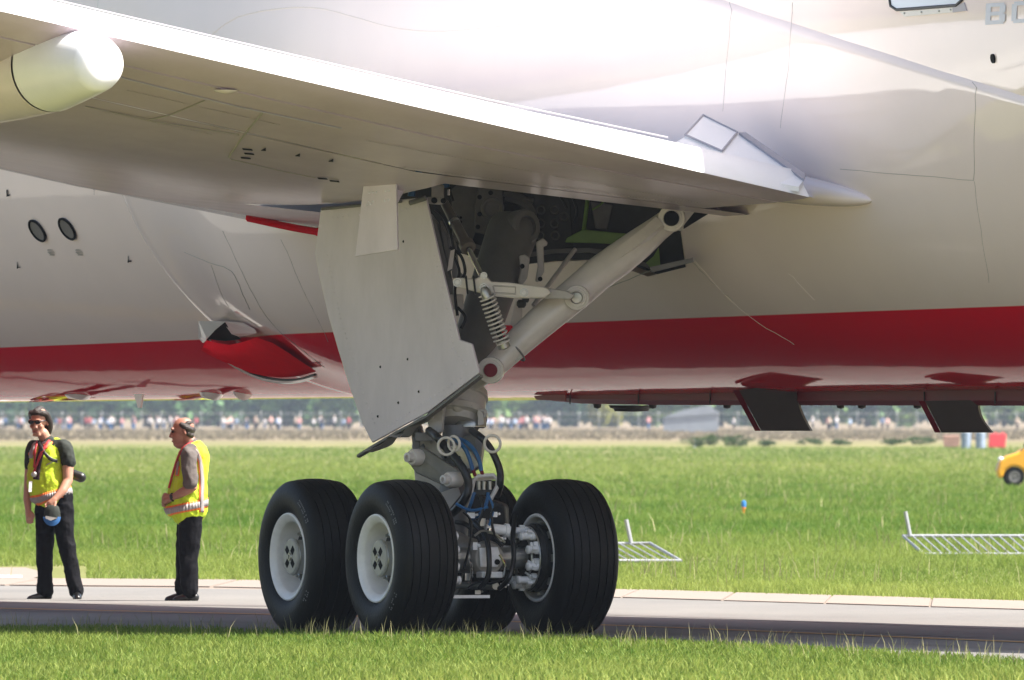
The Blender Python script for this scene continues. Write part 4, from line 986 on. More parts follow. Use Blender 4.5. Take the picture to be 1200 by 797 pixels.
def fingers(L, px, py, dy, dirx, diry, ddy, curl, m=1.0):
    """palm and five separate fingers; direction in pixels, curl bends the last joints"""
    caps = []; ln = math.hypot(dirx, diry); ux, uy = dirx/ln, diry/ln; nx, ny = -uy, ux
    caps.append([L(px, py, dy, .030*m), L(px+ux*7, py+uy*7, dy+ddy*.3, .034*m)])
    for k, (off, lg) in enumerate(((-3.4, .85), (-1.1, 1.0), (1.2, .95), (3.3, .78))):
        bx, by = px+ux*8+nx*off, py+uy*8+ny*off
        e1 = (bx+ux*4.6*lg, by+uy*4.6*lg); e2 = (e1[0]+ux*3.4*lg*(1-curl)-nx*0, e1[1]+uy*3.4*lg*(1-curl))
        sp = (k-1.5)*.012
        caps.append([L(bx, by, dy+ddy*.4+sp, .0105*m), L(*e1, dy+ddy*.4-curl*.02+sp, .0098*m), L(*e2, dy+ddy*.4-curl*.045+sp, .0085*m)])
    caps.append([L(px+ux*2-nx*3.4, py+uy*2-ny*3.4, dy-.02, .0135*m), L(px+ux*5.5-nx*5.6, py+uy*5.5-ny*5.6, dy-.035, .0115*m), L(px+ux*9-nx*5.2, py+uy*9-ny*5.2, dy-.04, .0095*m)])
    return caps

# ---- the man with the sunglasses
t, L = person(66, 703, 'man in sunglasses and open yellow safety vest holding a blue cap')
caps = [[L(57,530,0,.12),L(60,560,0,.13),L(63,585,0,.13)],
        [L(40,526,.06,.075),L(74,525,-.05,.075)],
        [L(58,525,.02,.06),L(55,518,0,.056),L(50,508,-.02,.056)],
        [L(38,527,.08,.058),L(35,548,.08,.050),L(33,570,.07,.043),L(32,585,.05,.040),L(33,598,.03,.029)],
        [L(77,528,-.07,.060),L(80,546,-.10,.054),L(80,563,-.13,.047),L(74,575,-.19,.042),L(66,584,-.23,.030)]]
caps += fingers(L, 33, 599, .03, 1.5, 9, -.03, .35)
caps += fingers(L, 65, 585, -.235, -6, 6, -.01, .6)
R0 = Matrix.Rotation(math.radians(-24), 3, 'Z') @ Matrix.Rotation(math.radians(10), 3, 'X')
hc = L(46,494,-.01)
def H(x, y, z): return hc+R0 @ Vector((x, y, z))
balls = [(H(0,.01,.03), .1, (.78,.98,1.0), R0), (H(0,-.035,-.055), .075, (.80,.85,.95), R0)]
def HC(*pts): return [(*H(*p[:3]), p[3]) for p in pts]
caps += [HC((0,-.100,.0,.011),(0,-.114,-.036,.0135)), HC((-.022,-.108,-.045,.010),(.022,-.108,-.045,.010)), HC((-.025,-.093,-.083,.011),(.025,-.093,-.083,.011)), HC((-.022,-.078,-.112,.019),(.022,-.078,-.112,.019)), HC((-.05,-.09,.028,.012),(.05,-.09,.028,.012)),
         HC((.078,.01,.005,.014),(.080,.012,-.03,.012)), HC((-.078,.01,.005,.014),(-.080,.012,-.03,.012)), HC((-.045,-.07,-.03,.022),(-.045,-.072,-.032,.022)), HC((.045,-.07,-.03,.022),(.045,-.072,-.032,.022))]
body = solid('body', caps, M['skin'], t, .0072, 2, balls)
hair = [HC((0,-.050,.102,.034),(0,.03,.108,.040),(0,.09,.06,.050),(0,.10,-.02,.045),(0,.085,-.09,.035)), HC((.05,-.045,.088,.030),(.078,.0,.07,.030),(.084,.035,.0,.036),(.078,.05,-.06,.034),(.065,.06,-.11,.026)),
        HC((-.05,-.045,.088,.030),(-.078,.0,.07,.030),(-.084,.04,.0,.032),(-.075,.055,-.06,.03)), HC((.03,-.068,.092,.022),(-.04,-.068,.092,.022))]
solid('hair', hair, M['hair'], t, .008, 1)
mb = MB()
for sx in (-1, 1):
    mb.ball(H(.034*sx,-.103,.012), .030, 14, sc=(1.05,.35,.72), rot=R0)
mb.tube([H(-.07,-.085,.02),H(-.03,-.112,.022),H(.03,-.112,.022),H(.07,-.085,.02),H(.082,.0,.012)], .006, 6); mb.tube([H(-.07,-.085,.02),H(-.082,.0,.012)], .006, 6)
mb.build('sunglasses', mat('dark lens', (.006,.005,.006), .12, coat=.8), t)
mb = MB(); mb.tube(spline([H(-.026,-.101,-.083),H(0,-.106,-.079),H(.026,-.101,-.083)], 4), .006, 6); mb.build('mouth', mat('lip', (.24,.09,.075), .5), t)
shirt = solid('shirt', [[L(57,530,0,.128),L(60,560,0,.135),L(62,580,0,.137)],[L(40,526,.06,.084),L(74,525,-.05,.084)],[L(58,521,.02,.075),L(56,518,0,.070)],
        [L(38,527,.08,.068),L(36,546,.08,.062)],[L(77,527,-.07,.073),L(80,537,-.09,.070),L(80.5,541,-.10,.070)]], M['tee'], t, .009, 2, fold=.007)
solid('trousers', [[L(55,585,.03,.125),L(71,584,-.03,.125)],[L(54,592,.05,.11),L(53,620,.05,.094),L(52,648,.05,.077),L(52,675,.05,.074),L(52.5,693,.05,.078)],
        [L(73,592,-.04,.112),L(76,620,-.05,.094),L(80,648,-.06,.078),L(85,673,-.05,.072),L(89,693,-.04,.073)]], M['trouser'], t, .010, 2, fold=.008)
solid('shoe', [[L(56,698.5,.05,.042),L(46,699.5,.02,.040),L(36,701.5,-.02,.030)],[L(56,700.5,.05,.028),L(34,701.8,-.02,.022)]], M['shoe'], t, .008, 1)
solid('shoe', [[L(90,698,-.03,.045),L(91,699.5,-.11,.044),L(91.5,701,-.2,.034)]], M['shoe'], t, .008, 1)
vest = solid('safety_vest', [[L(57,533,0,.145),L(59,555,0,.148),L(62,570,0,.160),L(64,580,0,.168)],[L(50,533,.02,.13),L(52,560,.0,.14),L(56,578,0,.15)],[L(45,528,.05,.088),L(69,526,-.035,.088)],[L(49,520,.04,.042),L(43,524,.06,.05)],[L(66,518,-.0,.045),L(70,522,-.03,.052)],
        [L(47,545,.0,.11),L(44,565,-.02,.10),L(48,580,-.02,.10)]], M['hivis'], t, .010, 2, fold=.010)
tv = bvh(vest)
# front opening: shirt seen between the vest edges, then tapes, lanyard, strap
tape(tv, L, [(54,512),(50,525),(45,545),(43,562)], 7.5, 'shirt_front', mat('dark maroon shirt', (.03,.008,.012), .8, var=.2), t, .004)
cc = L(60,575)
belt(tv, cc, lambda th: L(0,581-7*math.cos(th)*.9+0,0).z, .090, 'hem_tape', M['orange'], vest, .004)
belt(tv, cc, lambda th: L(0,581-7*math.cos(th)*.9,0).z, .054, 'silver_tape', M['silver'], vest, .008)
for pix in ([(42,518),(39,527),(37,537)], [(63,513),(61,520),(66,523)]): pass
tape(tv, L, [(42,519),(38,528),(37,537)], 7, 'shoulder_tape', M['orange'], vest, .004); tape(tv, L, [(42,519),(38,528),(37,537)], 4, 'silver_tape', M['silver'], vest, .008)
tape(tv, L, [(64,509),(60,517),(53,524)], 6, 'shoulder_tape', M['orange'], vest, .004)
tape(tv, L, [(61,511),(56,520),(50,530),(44,545),(41,553)], 2.6, 'lanyard', M['redband'], t, .011); tape(tv, L, [(44,518),(42,530),(41,548)], 2.2, 'lanyard', M['redband'], t, .011)
tape(tv, L, [(46,519),(52,530),(60,538),(67,540)], 3.6, 'bag_strap', M['black'], t, .012)
tape(tv, L, [(55,545),(62,541),(68,542)], 1.0, 'pocket_edge', M['seam'], vest, .006)
mb = MB(); c = cast(tv, L(41,556), .02) or L(41,556,-.18); mb.ball(c, .028, 12, sc=(1,.6,1)); mb.build('badge_reel', M['steel'], t)
mb = MB(); c = cast(tv, L(38,570), .03) or L(38,570,-.2); mb.box(c, (.014,.004,0), (0,.003,0), (.003,0,.05)); mb.build('badge', M['white'], t, smooth=0)
cap_base = L(62,603,-.25)
ct = thing('baseball_cap', cap_base, 'blue baseball cap with dark lining held in the hand of the man in sunglasses', 'cap')
mb = MB(); mb.rings([[cap_base+Vector((.075*math.cos(2*PI*k/20)*r_,.05*math.sin(2*PI*k/20)*r_, z_)) for k in range(20)] for z_, r_ in ((.09,.55),(.07,.85),(.03,1.0),(-.02,1.05),(-.05,1.0))], True, True); mb.build('crown', M['tee'], ct, smooth=50)
mb = MB(); rr = []
for k in range(13):
    th = PI*k/12; rr.append([cap_base+Vector((.082*math.cos(th), -.045-.02*math.sin(th), -.02-.085*math.sin(th)))+d for d in (Vector((0,0,0)), Vector((0,.012,0)), Vector((-.03*math.cos(th),.01,.05*math.sin(th))), Vector((-.03*math.cos(th),-.004,.05*math.sin(th))))])
mb.rings(rr); mb.build('brim', M['bluecap'], ct, smooth=50)
mb = MB(); mb.prism([cap_base+Vector(v) for v in ((-.06,-.06,-.01),(.05,-.06,-.03),(-.01,-.062,-.055),(-.06,-.06,-.035))], Vector((0,.01,0))); mb.build('lining', mat('grey lining', (.35,.34,.32), .8), ct, smooth=0)
bb = L(91,558,.05)
bt = thing('camera_bag', bb, 'small black shoulder bag behind the hip of the man in sunglasses', 'bag')
solid('pouch', [[(*(bb+Vector((-.04,0,.015))),.048),(*(bb+Vector((.03,-.01,-.012))),.05)]], M['shoe'], bt, .008, 2)
mb = MB(); mb.tube(spline([bb+Vector((-.05,-.02,.03)),bb+Vector((-.07,-.03,.10)),bb+Vector((-.09,-.05,.16))],4), .012, 6); mb.build('strap', M['black'], bt)

# ---- the bald man in profile
t, L = person(214, 705, 'balding man in profile with clasped hands, yellow safety vest and grey shirt')
caps = [[L(226,538,0,.12),L(222,565,0,.14),L(222,590,0,.14)],[L(224,531,-.14,.08),L(224,531,.14,.08)],
        [L(228,528,0,.068),L(224,520,0,.065),L(218,512,0,.062)],
        [L(222,533,-.20,.062),L(225,552,-.23,.056),L(226,571,-.25,.047),L(214,577,-.21,.044),L(203,583,-.13,.031)],
        [L(222,533,.20,.062),L(224,552,.23,.056),L(224,571,.25,.047),L(212,578,.18,.044),L(202,585,.09,.031)]]
def hand2(px, py, dy, sgn):
    c = [[L(px,py,dy,.030),L(px-7,py+2,dy-sgn*.035,.036)]]
    for k in range(4):
        y0 = py-3+k*2.5
        c.append([L(px-9,y0,dy-sgn*.04,.0118),L(px-11.5,y0+1.5,dy-sgn*(.075),.011),L(px-8.5,y0+3,dy-sgn*.105,.0098)])
    c.append([L(px-4,py-3.5,dy-sgn*.03,.0135),L(px-8,py-5.5,dy-sgn*.055,.012),L(px-10.5,py-4,dy-sgn*.08,.010)])
    return c
caps += hand2(202,584,-.11,-1)+hand2(202,586.5,.07,1)
R0 = Matrix.Rotation(math.radians(-90), 3, 'Z') @ Matrix.Rotation(math.radians(8), 3, 'X')
hc = L(213.5,505,0)
balls = [(H(0,.015,.025), .1, (.80,1.02,1.0), R0), (H(0,-.035,-.055), .078, (.84,.85,.98), R0)]
caps += [HC((0,-.098,.0,.012),(0,-.116,-.035,.0145)), HC((-.022,-.108,-.042,.011),(.022,-.108,-.042,.011)), HC((-.026,-.094,-.082,.013),(.026,-.094,-.082,.013)), HC((-.022,-.080,-.113,.020),(.022,-.080,-.113,.020)), HC((-.05,-.088,.03,.014),(.05,-.088,.03,.014)),
         HC((.082,.02,.01,.013),(.088,.026,-.03,.012)), HC((-.082,.02,.01,.013),(-.088,.026,-.03,.012)), HC((0,-.05,-.12,.04),(0,.02,-.13,.05))]
solid('body', caps, M['skin2'], t, .0072, 2, balls)
solid('hair', [HC((.062,.005,.055,.028),(.074,.035,.03,.030),(.055,.075,.0,.032),(0,.092,-.005,.034),(-.055,.075,.0,.032),(-.074,.035,.03,.030),(-.062,.005,.055,.028)), HC((.066,.05,-.03,.024),(.04,.078,-.055,.028),(-.04,.078,-.055,.028),(-.066,.05,-.03,.024)), HC((.05,.062,.062,.026),(0,.088,.055,.028),(-.05,.062,.062,.026))], M['hair'], t, .008, 1)
mb = MB()
for sx in (-1, 1): mb.ball(H(.034*sx,-.088,.004), .011, 10)
mb.build('eye', M['mark'], t); mb = MB(); mb.tube([H(-.026,-.105,-.082),H(.026,-.105,-.082)], .006, 6); mb.build('mouth', mat('lip', (.17,.06,.05), .5), t)
solid('shirt', [[L(226,538,0,.128),L(222,565,0,.148),L(222,588,0,.148)],[L(224,531,-.14,.088),L(224,531,.14,.088)],[L(228,527,0,.078),L(224,521,0,.072)],
        [L(222,533,-.20,.075),L(223,550,-.23,.075),L(224,566,-.245,.072)],[L(222,533,.20,.075),L(223,550,.23,.075),L(224,566,.245,.072)]], M['polo'], t, .009, 2, fold=.007)
solid('trousers', [[L(224,598,-.06,.125),L(224,598,.06,.125)],[L(224,605,-.09,.118),L(223,630,-.09,.105),L(221,655,-.09,.088),L(222,680,-.09,.082),L(223,692,-.09,.084)],
        [L(222,605,.09,.115),L(219,630,.09,.10),L(216,655,.09,.085),L(215,680,.09,.078),L(214,690,.09,.078)]], M['trouser'], t, .010, 2, fold=.008)
for dy, px in ((-.09, 0), (.09, -10)):
    solid('shoe', [[L(228+px,700,dy,.046),L(217+px,700.5,dy,.043),L(207+px,702.6,dy-.01,.031)],[L(230+px,702.6,dy,.024),L(205+px,703,dy-.01,.020)]], M['shoe'], t, .008, 1)
vest = solid('safety_vest', [[L(228,535,-.04,.135),L(224,560,-.05,.150),L(222,585,-.06,.165),L(221,597,-.06,.168)],[L(228,535,.04,.135),L(224,560,.05,.150),L(222,585,.06,.165),L(221,597,.06,.168)],[L(214,555,0,.09),L(210,578,0,.105),L(208,594,0,.10)],
        [L(229,529,-.11,.078),L(229,529,.11,.078)],[L(232,524,-.05,.055),L(232,524,.05,.055)],[L(231,594,0,.095),L(229,560,0,.095)],[L(203,597,-.06,.075),L(232,597,-.06,.085)],[L(203,597,.06,.075),L(232,597,.06,.085)]], M['hivis'], t, .010, 2, fold=.010)
tv = bvh(vest); cc = L(221,585)
zf = lambda th: L(0, 594-5.5*math.cos(th)).z
belt(tv, cc, zf, .088, 'hem_tape', M['orange'], vest, .004); belt(tv, cc, zf, .056, 'silver_tape', M['silver'], vest, .009)
pth = [(225,525),(231,530),(235,542),(236.5,560),(236.5,580),(236.5,600)]
tape(tv, L, pth, 5.8, 'shoulder_tape', M['orange'], vest, .005); tape(tv, L, pth, 3.4, 'silver_tape', M['silver'], vest, .010)
tape(tv, L, [(210,541),(209,549),(208,558)], 4.5, 'front_tape', M['orange'], vest, .005); tape(tv, L, [(210,541),(209,549),(208,557)], 2.4, 'silver_tape', M['silver'], vest, .010)
mb = MB(); mb.tube(spline([L(226,518,-.055),L(217,524,-.085),L(210,533,-.07),L(204,550,-.05),L(198,572,-.05)], 5), [.016]*10+[.011]*11, 8); mb.build('lanyard', M['redband'], t)
mb = MB(); mb.torus(L(203.5,583,-.125), L(203,583,-.13)-L(214,577,-.21), .036, .011, 16, 8); mb.ball(L(202,582,-.165), .020, 10, sc=(1,.5,1)); mb.build('wrist_watch', M['shoe'], t)

# ------------------------------------------------------------------ fallen crowd barriers
def barrier(base, u, v, lenu, depth, tilt, label, nbar, feet):
    t = thing('crowd_barrier', base, label, 'barrier', 'crowd barriers lying in the grass')
    u = u.normalized(); v = v.normalized()
    a, b = base+UP*tilt, base+u*lenu+UP*tilt; c, d = base+u*lenu+v*depth+UP*.025, base+v*depth+UP*.025
    mb = MB(); mb.tube([d, a, b, c, d], .021, 8); mb.build('frame', M['galv'], t)
    for k in range(1, nbar):
        mb = MB(); f = k/nbar; mb.tube([a.lerp(b, f), d.lerp(c, f)], .009, 6); mb.build('bar', M['galv'], t)
    for p, w in feet:
        q = base+u*p; mb = MB(); mb.tube([q+UP*tilt-v*.0, q+UP*(tilt+w)+u*(-.06)], .024, 8); mb.build('foot', M['galv'], t)
b0 = GR(1058, 651)
barrier(b0+UP*0, Vector((1,0,0)), Vector((.20,-1,0)), 2.6, 1.15, .24, 'fallen metal crowd barrier with one foot upright, on the grass at the far right', 22, ((.09,.30),))
b1 = GR(690, 659)
barrier(b1, Vector((1,.1,0)), Vector((.32,-1,0)), .72, 1.15, .22, 'end of a fallen metal crowd barrier poking out from behind the wheels', 6, ((.50,.28),))
# ------------------------------------------------------------------ taxiway edge light
lb = GR(871.5, 603)
t = thing('edge_light', lb, 'small blue topped taxiway light standing in the long grass', 'light')
mb = MB(); mb.lathe(lb, UP, [(0,.03),(.02,.03),(.03,.018),(.10,.018),(.105,.036),(.13,.036)], 14, cap0=True, cap1=True); mb.build('post', mat('orange post', (.75,.25,.03), .5), t)
mb = MB(); mb.lathe(lb+UP*.13, UP, [(0,.04),(.06,.045),(.10,.035),(.115,.012),(.12,0)], 14); mb.build('lens', mat('blue lens', (.02,.16,.45), .2, coat=.6), t)
# ------------------------------------------------------------------ yellow car at the right edge
cb = GR(1168, 570.5)
t = thing('yellow_car', cb, 'small yellow open car with a rounded nose, cut off by the right edge', 'car')
M['yellow'] = mat('yellow car paint', (.80,.38,.02), .3, coat=.7, var=.05)
Wc = 1.5
prof = [(.04,.20),(.0,.38),(.05,.58),(.22,.74),(.48,.82),(.62,.92),(1.05,.98),(1.15,.99),(2.6,.99),(3.0,.94),(3.3,.75),(3.36,.45),(3.3,.22)]
def arch(cx, r=.27):
    return [(cx+r*math.cos(PI-PI*k/8), .22+r*math.sin(PI-PI*k/8)) for k in range(9)][::-1]
poly = prof+arch(2.72)+arch(.43)
mb = MB(); mb.prism([cb+Vector((x, 0, z)) for x, z in poly], Vector((0, Wc, 0))); cbod = mb.build('body', M['yellow'], t, smooth=30, bevel=.07)
for x in (.43, 2.72):
    for y in (.02, Wc-.2):
        mb = MB(); mb.lathe(cb+Vector((x, y, .24)), (0,1,0), [(0,.15),(0,.21),(.03,.24),(.15,.24),(.18,.21),(.18,0)], 24); w = mb.build('wheel', M['rubber'], t)
        mb = MB(); mb.lathe(cb+Vector((x, y+.002, .24)), (0,-1,0), [(0,.14),(.006,.13),(-.01,.05),(.008,.04),(.008,0)], 20); mb.build('rim', M['strut'], w)
mb = MB(); mb.tube(spline([cb+Vector((1.05,.12,.98)),cb+Vector((1.25,.16,1.22)),cb+Vector((1.25,Wc-.16,1.22)),cb+Vector((1.05,Wc-.12,.98))],3), .02, 6); mb.build('windscreen_frame', M['mark'], t)
mb = MB(); mb.ball(cb+Vector((.70,.05,1.0)), .07, 10, sc=(.7,1,1)); mb.tube([cb+Vector((.72,.1,.9)),cb+Vector((.70,.05,1.0))], .02, 6); mb.ball(cb+Vector((.9,.2,1.05)), .09, 10, sc=(.6,1,.9)); mb.build('mirror', M['mark'], t)
mb = MB(); mb.ball(cb+Vector((.10,.16,.66)), .075, 12); mb.build('headlight', mat('lamp glass', (.7,.7,.68), .15, coat=.7), t)
for x in (1.7, 2.1):
    mb = MB(); mb.box(cb+Vector((x,.75,1.05)), (.06,0,0), (0,.5,0), (-.02,0,.2)); mb.build('seat', M['mark'], t, smooth=0, bevel=.04)

# ------------------------------------------------------------------ distant airfield edge
def leafy(n, ext, leaf, seedv, shell=.35, tri=2):
    r = np.random.default_rng(seedv); vs = []; fs = []; tn = []
    nc = max(6, n//40)
    cl = []
    for k in range(nc):
        d = r.normal(size=3); d /= np.linalg.norm(d); rad = r.uniform(.45, 1.0)**.6
        cl.append((d*rad*.82, r.uniform(.22, .42), r.uniform(0, 1)))
    for i in range(n):
        c, cr, tone = cl[i % nc]; d = r.normal(size=3); d /= np.linalg.norm(d)
        p = (c+d*cr*r.uniform(.5, 1))*np.array(ext)+np.array((0, 0, ext[2]))
        if p[2] < .02: p[2] = abs(p[2])*.5
        u = r.normal(size=3); u /= np.linalg.norm(u); v = np.cross(u, r.normal(size=3)); v /= np.linalg.norm(v)
        s = leaf*r.uniform(.6, 1.3); b = len(vs)
        vs += [p-u*s-v*s*.5, p+u*s-v*s*.5, p+u*s*.6+v*s*.6, p-u*s*.6+v*s*.6]; fs.append((b, b+1, b+2, b+3)); tn.append(.5*tone+.5*r.uniform())
    return vs, fs, tn
def leaf_mat(name, c0, c1, trans=.25):
    m = bpy.data.materials.new(name); m.use_nodes = True; N, L_ = m.node_tree.nodes, m.node_tree.links; b = N['Principled BSDF']
    at = N.new('ShaderNodeAttribute'); at.attribute_name = 'tone'; r = ramp(N, [(0, c0), (1, c1)]); L_.new(at.outputs['Fac'], r.inputs[0]); L_.new(r.outputs[0], b.inputs['Base Color'])
    b.inputs['Roughness'].default_value = .65; b.inputs['Specular IOR Level'].default_value = .2
    if trans:
        tr = N.new('ShaderNodeBsdfTranslucent'); L_.new(r.outputs[0], tr.inputs[0]); mx = N.new('ShaderNodeMixShader'); mx.inputs[0].default_value = trans
        L_.new(b.outputs[0], mx.inputs[1]); L_.new(tr.outputs[0], mx.inputs[2]); L_.new(mx.outputs[0], N['Material Output'].inputs[0])
    return m
def mesh_np(name, vs, fs, m, tone=None):
    me = bpy.data.meshes.new(name); me.from_pydata([tuple(v) for v in vs], [], fs); me.materials.append(m)
    if tone is not None:
        a = me.attributes.new('tone', 'FLOAT', 'FACE'); a.data.foreach_set('value', list(tone))
    me.update(); return me
lm = [leaf_mat('dark tree leaves', (.012,.045,.032), (.15,.29,.10)), leaf_mat('mid tree leaves', (.04,.11,.035), (.30,.44,.12)), leaf_mat('yellow green leaves', (.13,.14,.015), (.30,.29,.03))]
crowns = []
for k in range(5):
    vs, fs, tn = leafy(1500, (4.6, 3.6, 5.6), .62, 20+k)
    for m in lm: crowns.append((k, lm.index(m), mesh_np('crown', vs, fs, m, tn)))
mbt = MB(); mbt.tube([(0,0,0),(.1,0,2),(-.1,.1,5),(.2,0,8)], [.38,.3,.22,.1], 8); mbt.tube([(0,0,2.6),(1.3,.3,5)], [.16,.06], 6); mbt.tube([(-.05,.05,3.4),(-1.4,-.2,6)], [.15,.05], 6)
trm = mat('bark', (.09,.07,.055), .9, var=.3); t0 = mbt.build('trunk', trm, None, loc=(0,0,0)); trunk_me = t0.data; bpy.data.objects.remove(t0)
def tree(px, Y, sc, ci, ki, label, group, wide=1.0, zs=1.0):
    x = (px-600)*Y/FPX
    e = thing('tree', (x, Y, 0), label, 'tree', group, rz=random.random()*6.28); e.scale = (sc*wide, sc*wide, sc*zs)
    c = bpy.data.objects.new('crown', [m for k, c_, m in crowns if k == ki and c_ == ci][0]); COL.objects.link(c); c.parent = e; c.location = (0,0,.15)
    tr = bpy.data.objects.new('trunk', trunk_me); COL.objects.link(tr); tr.parent = e
    return e
labs = ['dark green tree in the distant row beyond the spectators', 'mid green tree in the distant row beyond the spectators']
px = -90
while px < 1290:
    ci = int(rng.random() < .45); tree(px, 2380+rng.random()*60, .85+rng.random()*.3, ci, int(rng.integers(5)), labs[ci], 'trees along the far edge of the airfield', 1.15)
    px += 34+rng.random()*14
px = -120
while px < 1320:
    ci = int(rng.random() < .3); tree(px, 2560+rng.random()*80, 1.2+rng.random()*.4, ci, int(rng.integers(5)), labs[ci], 'trees along the far edge of the airfield', 1.1)
    px += 38+rng.random()*16
tree(703, 2300, .36, 2, 1, 'yellow green tree standing out against the dark trees under the keel', None, 1.25, 1.15); 
tree(719, 2310, .27, 2, 3, 'small yellow green bush tree right of the larger yellow green one', None, 1.2)
# perimeter fence
fb = Vector((-75, 2120, 0))
t = thing('perimeter_fence', fb, 'pale mesh perimeter fence with evenly spaced posts before the far trees', 'fence')
x = -73.0
pm = mat('pale post', (.36,.37,.36), .6, var=.1)
mbp = MB(); mbp.box((0,0,1.0), (.05,0,0), (0,.05,0), (0,0,1.0)); mbp.box((0,.10,2.1), (.045,0,0), (0,.05,0), (0,.12,.14)); po_ = mbp.build('post', pm, None, loc=(0,0,0), smooth=0); pme = po_.data; bpy.data.objects.remove(po_)
while x < 73:
    o = bpy.data.objects.new('post', pme); COL.objects.link(o); o.parent = t; o.location = (x-fb.x, 0, 0); x += 2.55
for z in (.4, 1.1, 1.95):
    mb = MB(); mb.tube([(-73,2120,z),(73,2120,z)], .010 if z < 1.5 else .022, 5); mb.build('rail', pm, t)
# spectators
cols = [(.55,.53,.53)]*5+[(.42,.09,.10),(.50,.25,.26),(.10,.17,.32),(.45,.36,.28),(.06,.06,.08),(.7,.45,.4),(.35,.45,.6)]
skinm = mat('spectator skin', (.45,.26,.19), .6)
protos = []
for k, c in enumerate(cols):
    mb = MB(); r = np.random.default_rng(k)
    mb.tube([(-.09,0,0),(-.10,0,.45),(-.09,0,.86)], [.07,.08,.11], 6, mi=2); mb.tube([(.09,0,0),(.10,0,.45),(.09,0,.86)], [.07,.08,.11], 6, mi=2)
    mb.tube([(0,0,.82),(0,0,1.1),(0,0,1.36),(0,0,1.47)], [.19,.20,.22,.09], 8)
    s = r.uniform(-.1,.25); mb.tube([(-.22,0,1.38),(-.30,-.03,1.1),(-.24,-.12-s*.3,.86+s)], [.07,.06,.045], 6); mb.tube([(.22,0,1.38),(.31,-.03,1.1),(.22,-.2,1.0+s)], [.07,.06,.045], 6)
    mb.tube([(0,0,1.46),(0,0,1.52)], .06, 6, mi=1); mb.ball((0,-.01,1.62), .115, 8, mi=1, sc=(.9,1,1.1)); mb.ball((0,.02,1.66), .115, 8, mi=3, sc=(.95,1,1))
    o = mb.build('person', [mat('spectator shirt', c, .8), skinm, M['trouser'] if k % 3 else M['bluecap'], M['hair'] if k % 4 else M['white']], None, loc=(0,0,0)); protos.append(o.data); bpy.data.objects.remove(o)
nm = ['white', 'white', 'white', 'white', 'white', 'red', 'pink', 'blue', 'tan', 'black', 'salmon', 'pale blue']
spots = [rng.uniform(-5, 425) for _ in range(74)]+[rng.uniform(560, 645) for _ in range(34)]+[rng.uniform(925, 990) for _ in range(5)]+[996, 1034, 1040, 760, 860, 1192]
for px in spots:
    k = int(rng.integers(len(cols))); Y = 2040+rng.random()*60
    o = bpy.data.objects.new('person', protos[k]); COL.objects.link(o); o.location = ((px-600)*Y/FPX, Y, 0); o.rotation_euler = (0,0,rng.uniform(-1,1)); s = rng.uniform(.82,1.0); o.scale = (s,s,s)
    tag(o, f'distant spectator in a {nm[k]} top standing along the far fence', 'person', 'spectators along the far fence')
# pale lorry like marquee behind the tall grass
Y = 1700; b = Vector(((812-600)*Y/FPX, Y, 0)); t = thing('marquee', b, 'hazy pale grey marquee before the trees under the keel', 'marquee')
mq = mat('pale canvas', (.26,.29,.33), .8, var=.2, scale=.6)
mb = MB(); mb.prism([b+Vector((-3.0,0,0)),b+Vector((2.6,0,0)),b+Vector((2.6,0,1.9)),b+Vector((-3.0,0,1.5))], Vector((0,4,0))); mb.build('wall', mq, t, smooth=0)
mb = MB(); mb.prism([b+Vector((-3.1,-.1,1.5)),b+Vector((2.7,-.1,1.9)),b+Vector((1.8,-.1,2.8)),b+Vector((-.9,-.1,2.3))], Vector((0,4.2,0))); mb.build('roof', mq, t, smooth=0)
# shrubs at the edge of the unmown grass
bl = leaf_mat('shrub leaves', (.025,.055,.020), (.09,.14,.04))
for i, (p0, p1, py, h, lab) in enumerate(((790,850,524.5,.78,'long low dark green shrub left half of the clump under the keel'),(838,888,524,.70,'low dark green shrub right half of the clump beside the hanging door'),(885,910,523,.35,'tiny shrub tuft at the right end of the dark clump'),(932,968,521.5,.40,'small faint shrub right of the first hanging belly door'),(972,1002,522,.34,'smaller faint shrub between the two hanging belly doors'),(1032,1062,522.5,.42,'low shrub just left of the second hanging belly door'),(1056,1098,521.5,.50,'low wide shrub below the second hanging belly door'))):
    a, b_ = GR((p0+p1)/2, py), (p1-p0)/2*(CAMH*FPX/(py-HZ))/FPX
    vs, fs, tn = leafy(900, (b_, .8, h/2), .045+.01*h, 50+i); o = bpy.data.objects.new('shrub', mesh_np('shrub', vs, fs, bl, tn)); COL.objects.link(o); o.location = a; tag(o, lab, 'shrub')
b = GR(815, 524.3); t = thing('marker_cone', b, 'small white marker cone in front of the dark shrub', 'cone')
mb = MB(); mb.box(b+UP*.02, (.12,0,0), (0,.12,0), (0,0,.02)); mb.build('base', M['white'], t, smooth=0); mb = MB(); mb.lathe(b, UP, [(.04,.09),(.5,.025),(.52,0)], 14); mb.build('cone', mat('pale blue cone', (.6,.66,.75), .6), t)
b = GR(1169, 525.5); t = thing('marker_board', b, 'bright red marker board standing on the far grass at right', 'board')
mb = MB(); mb.prism([b+Vector(v) for v in ((-.48,0,.06),(.40,0,.04),(.46,0,.70),(.28,0,.84),(.08,0,.74),(-.12,0,.82),(-.42,0,.74))], Vector((0,.5,0))); mb.build('panel', mat('faded red board', (.75,.06,.08), .6, var=.1), t, smooth=0, bevel=.03)
mb = MB(); mb.cyl(b+Vector((-.3,.25,0)), b+Vector((-.3,.25,.2)), .04); mb.cyl(b+Vector((.3,.25,0)), b+Vector((.3,.25,.2)), .04); mb.build('leg', M['dark'], t)
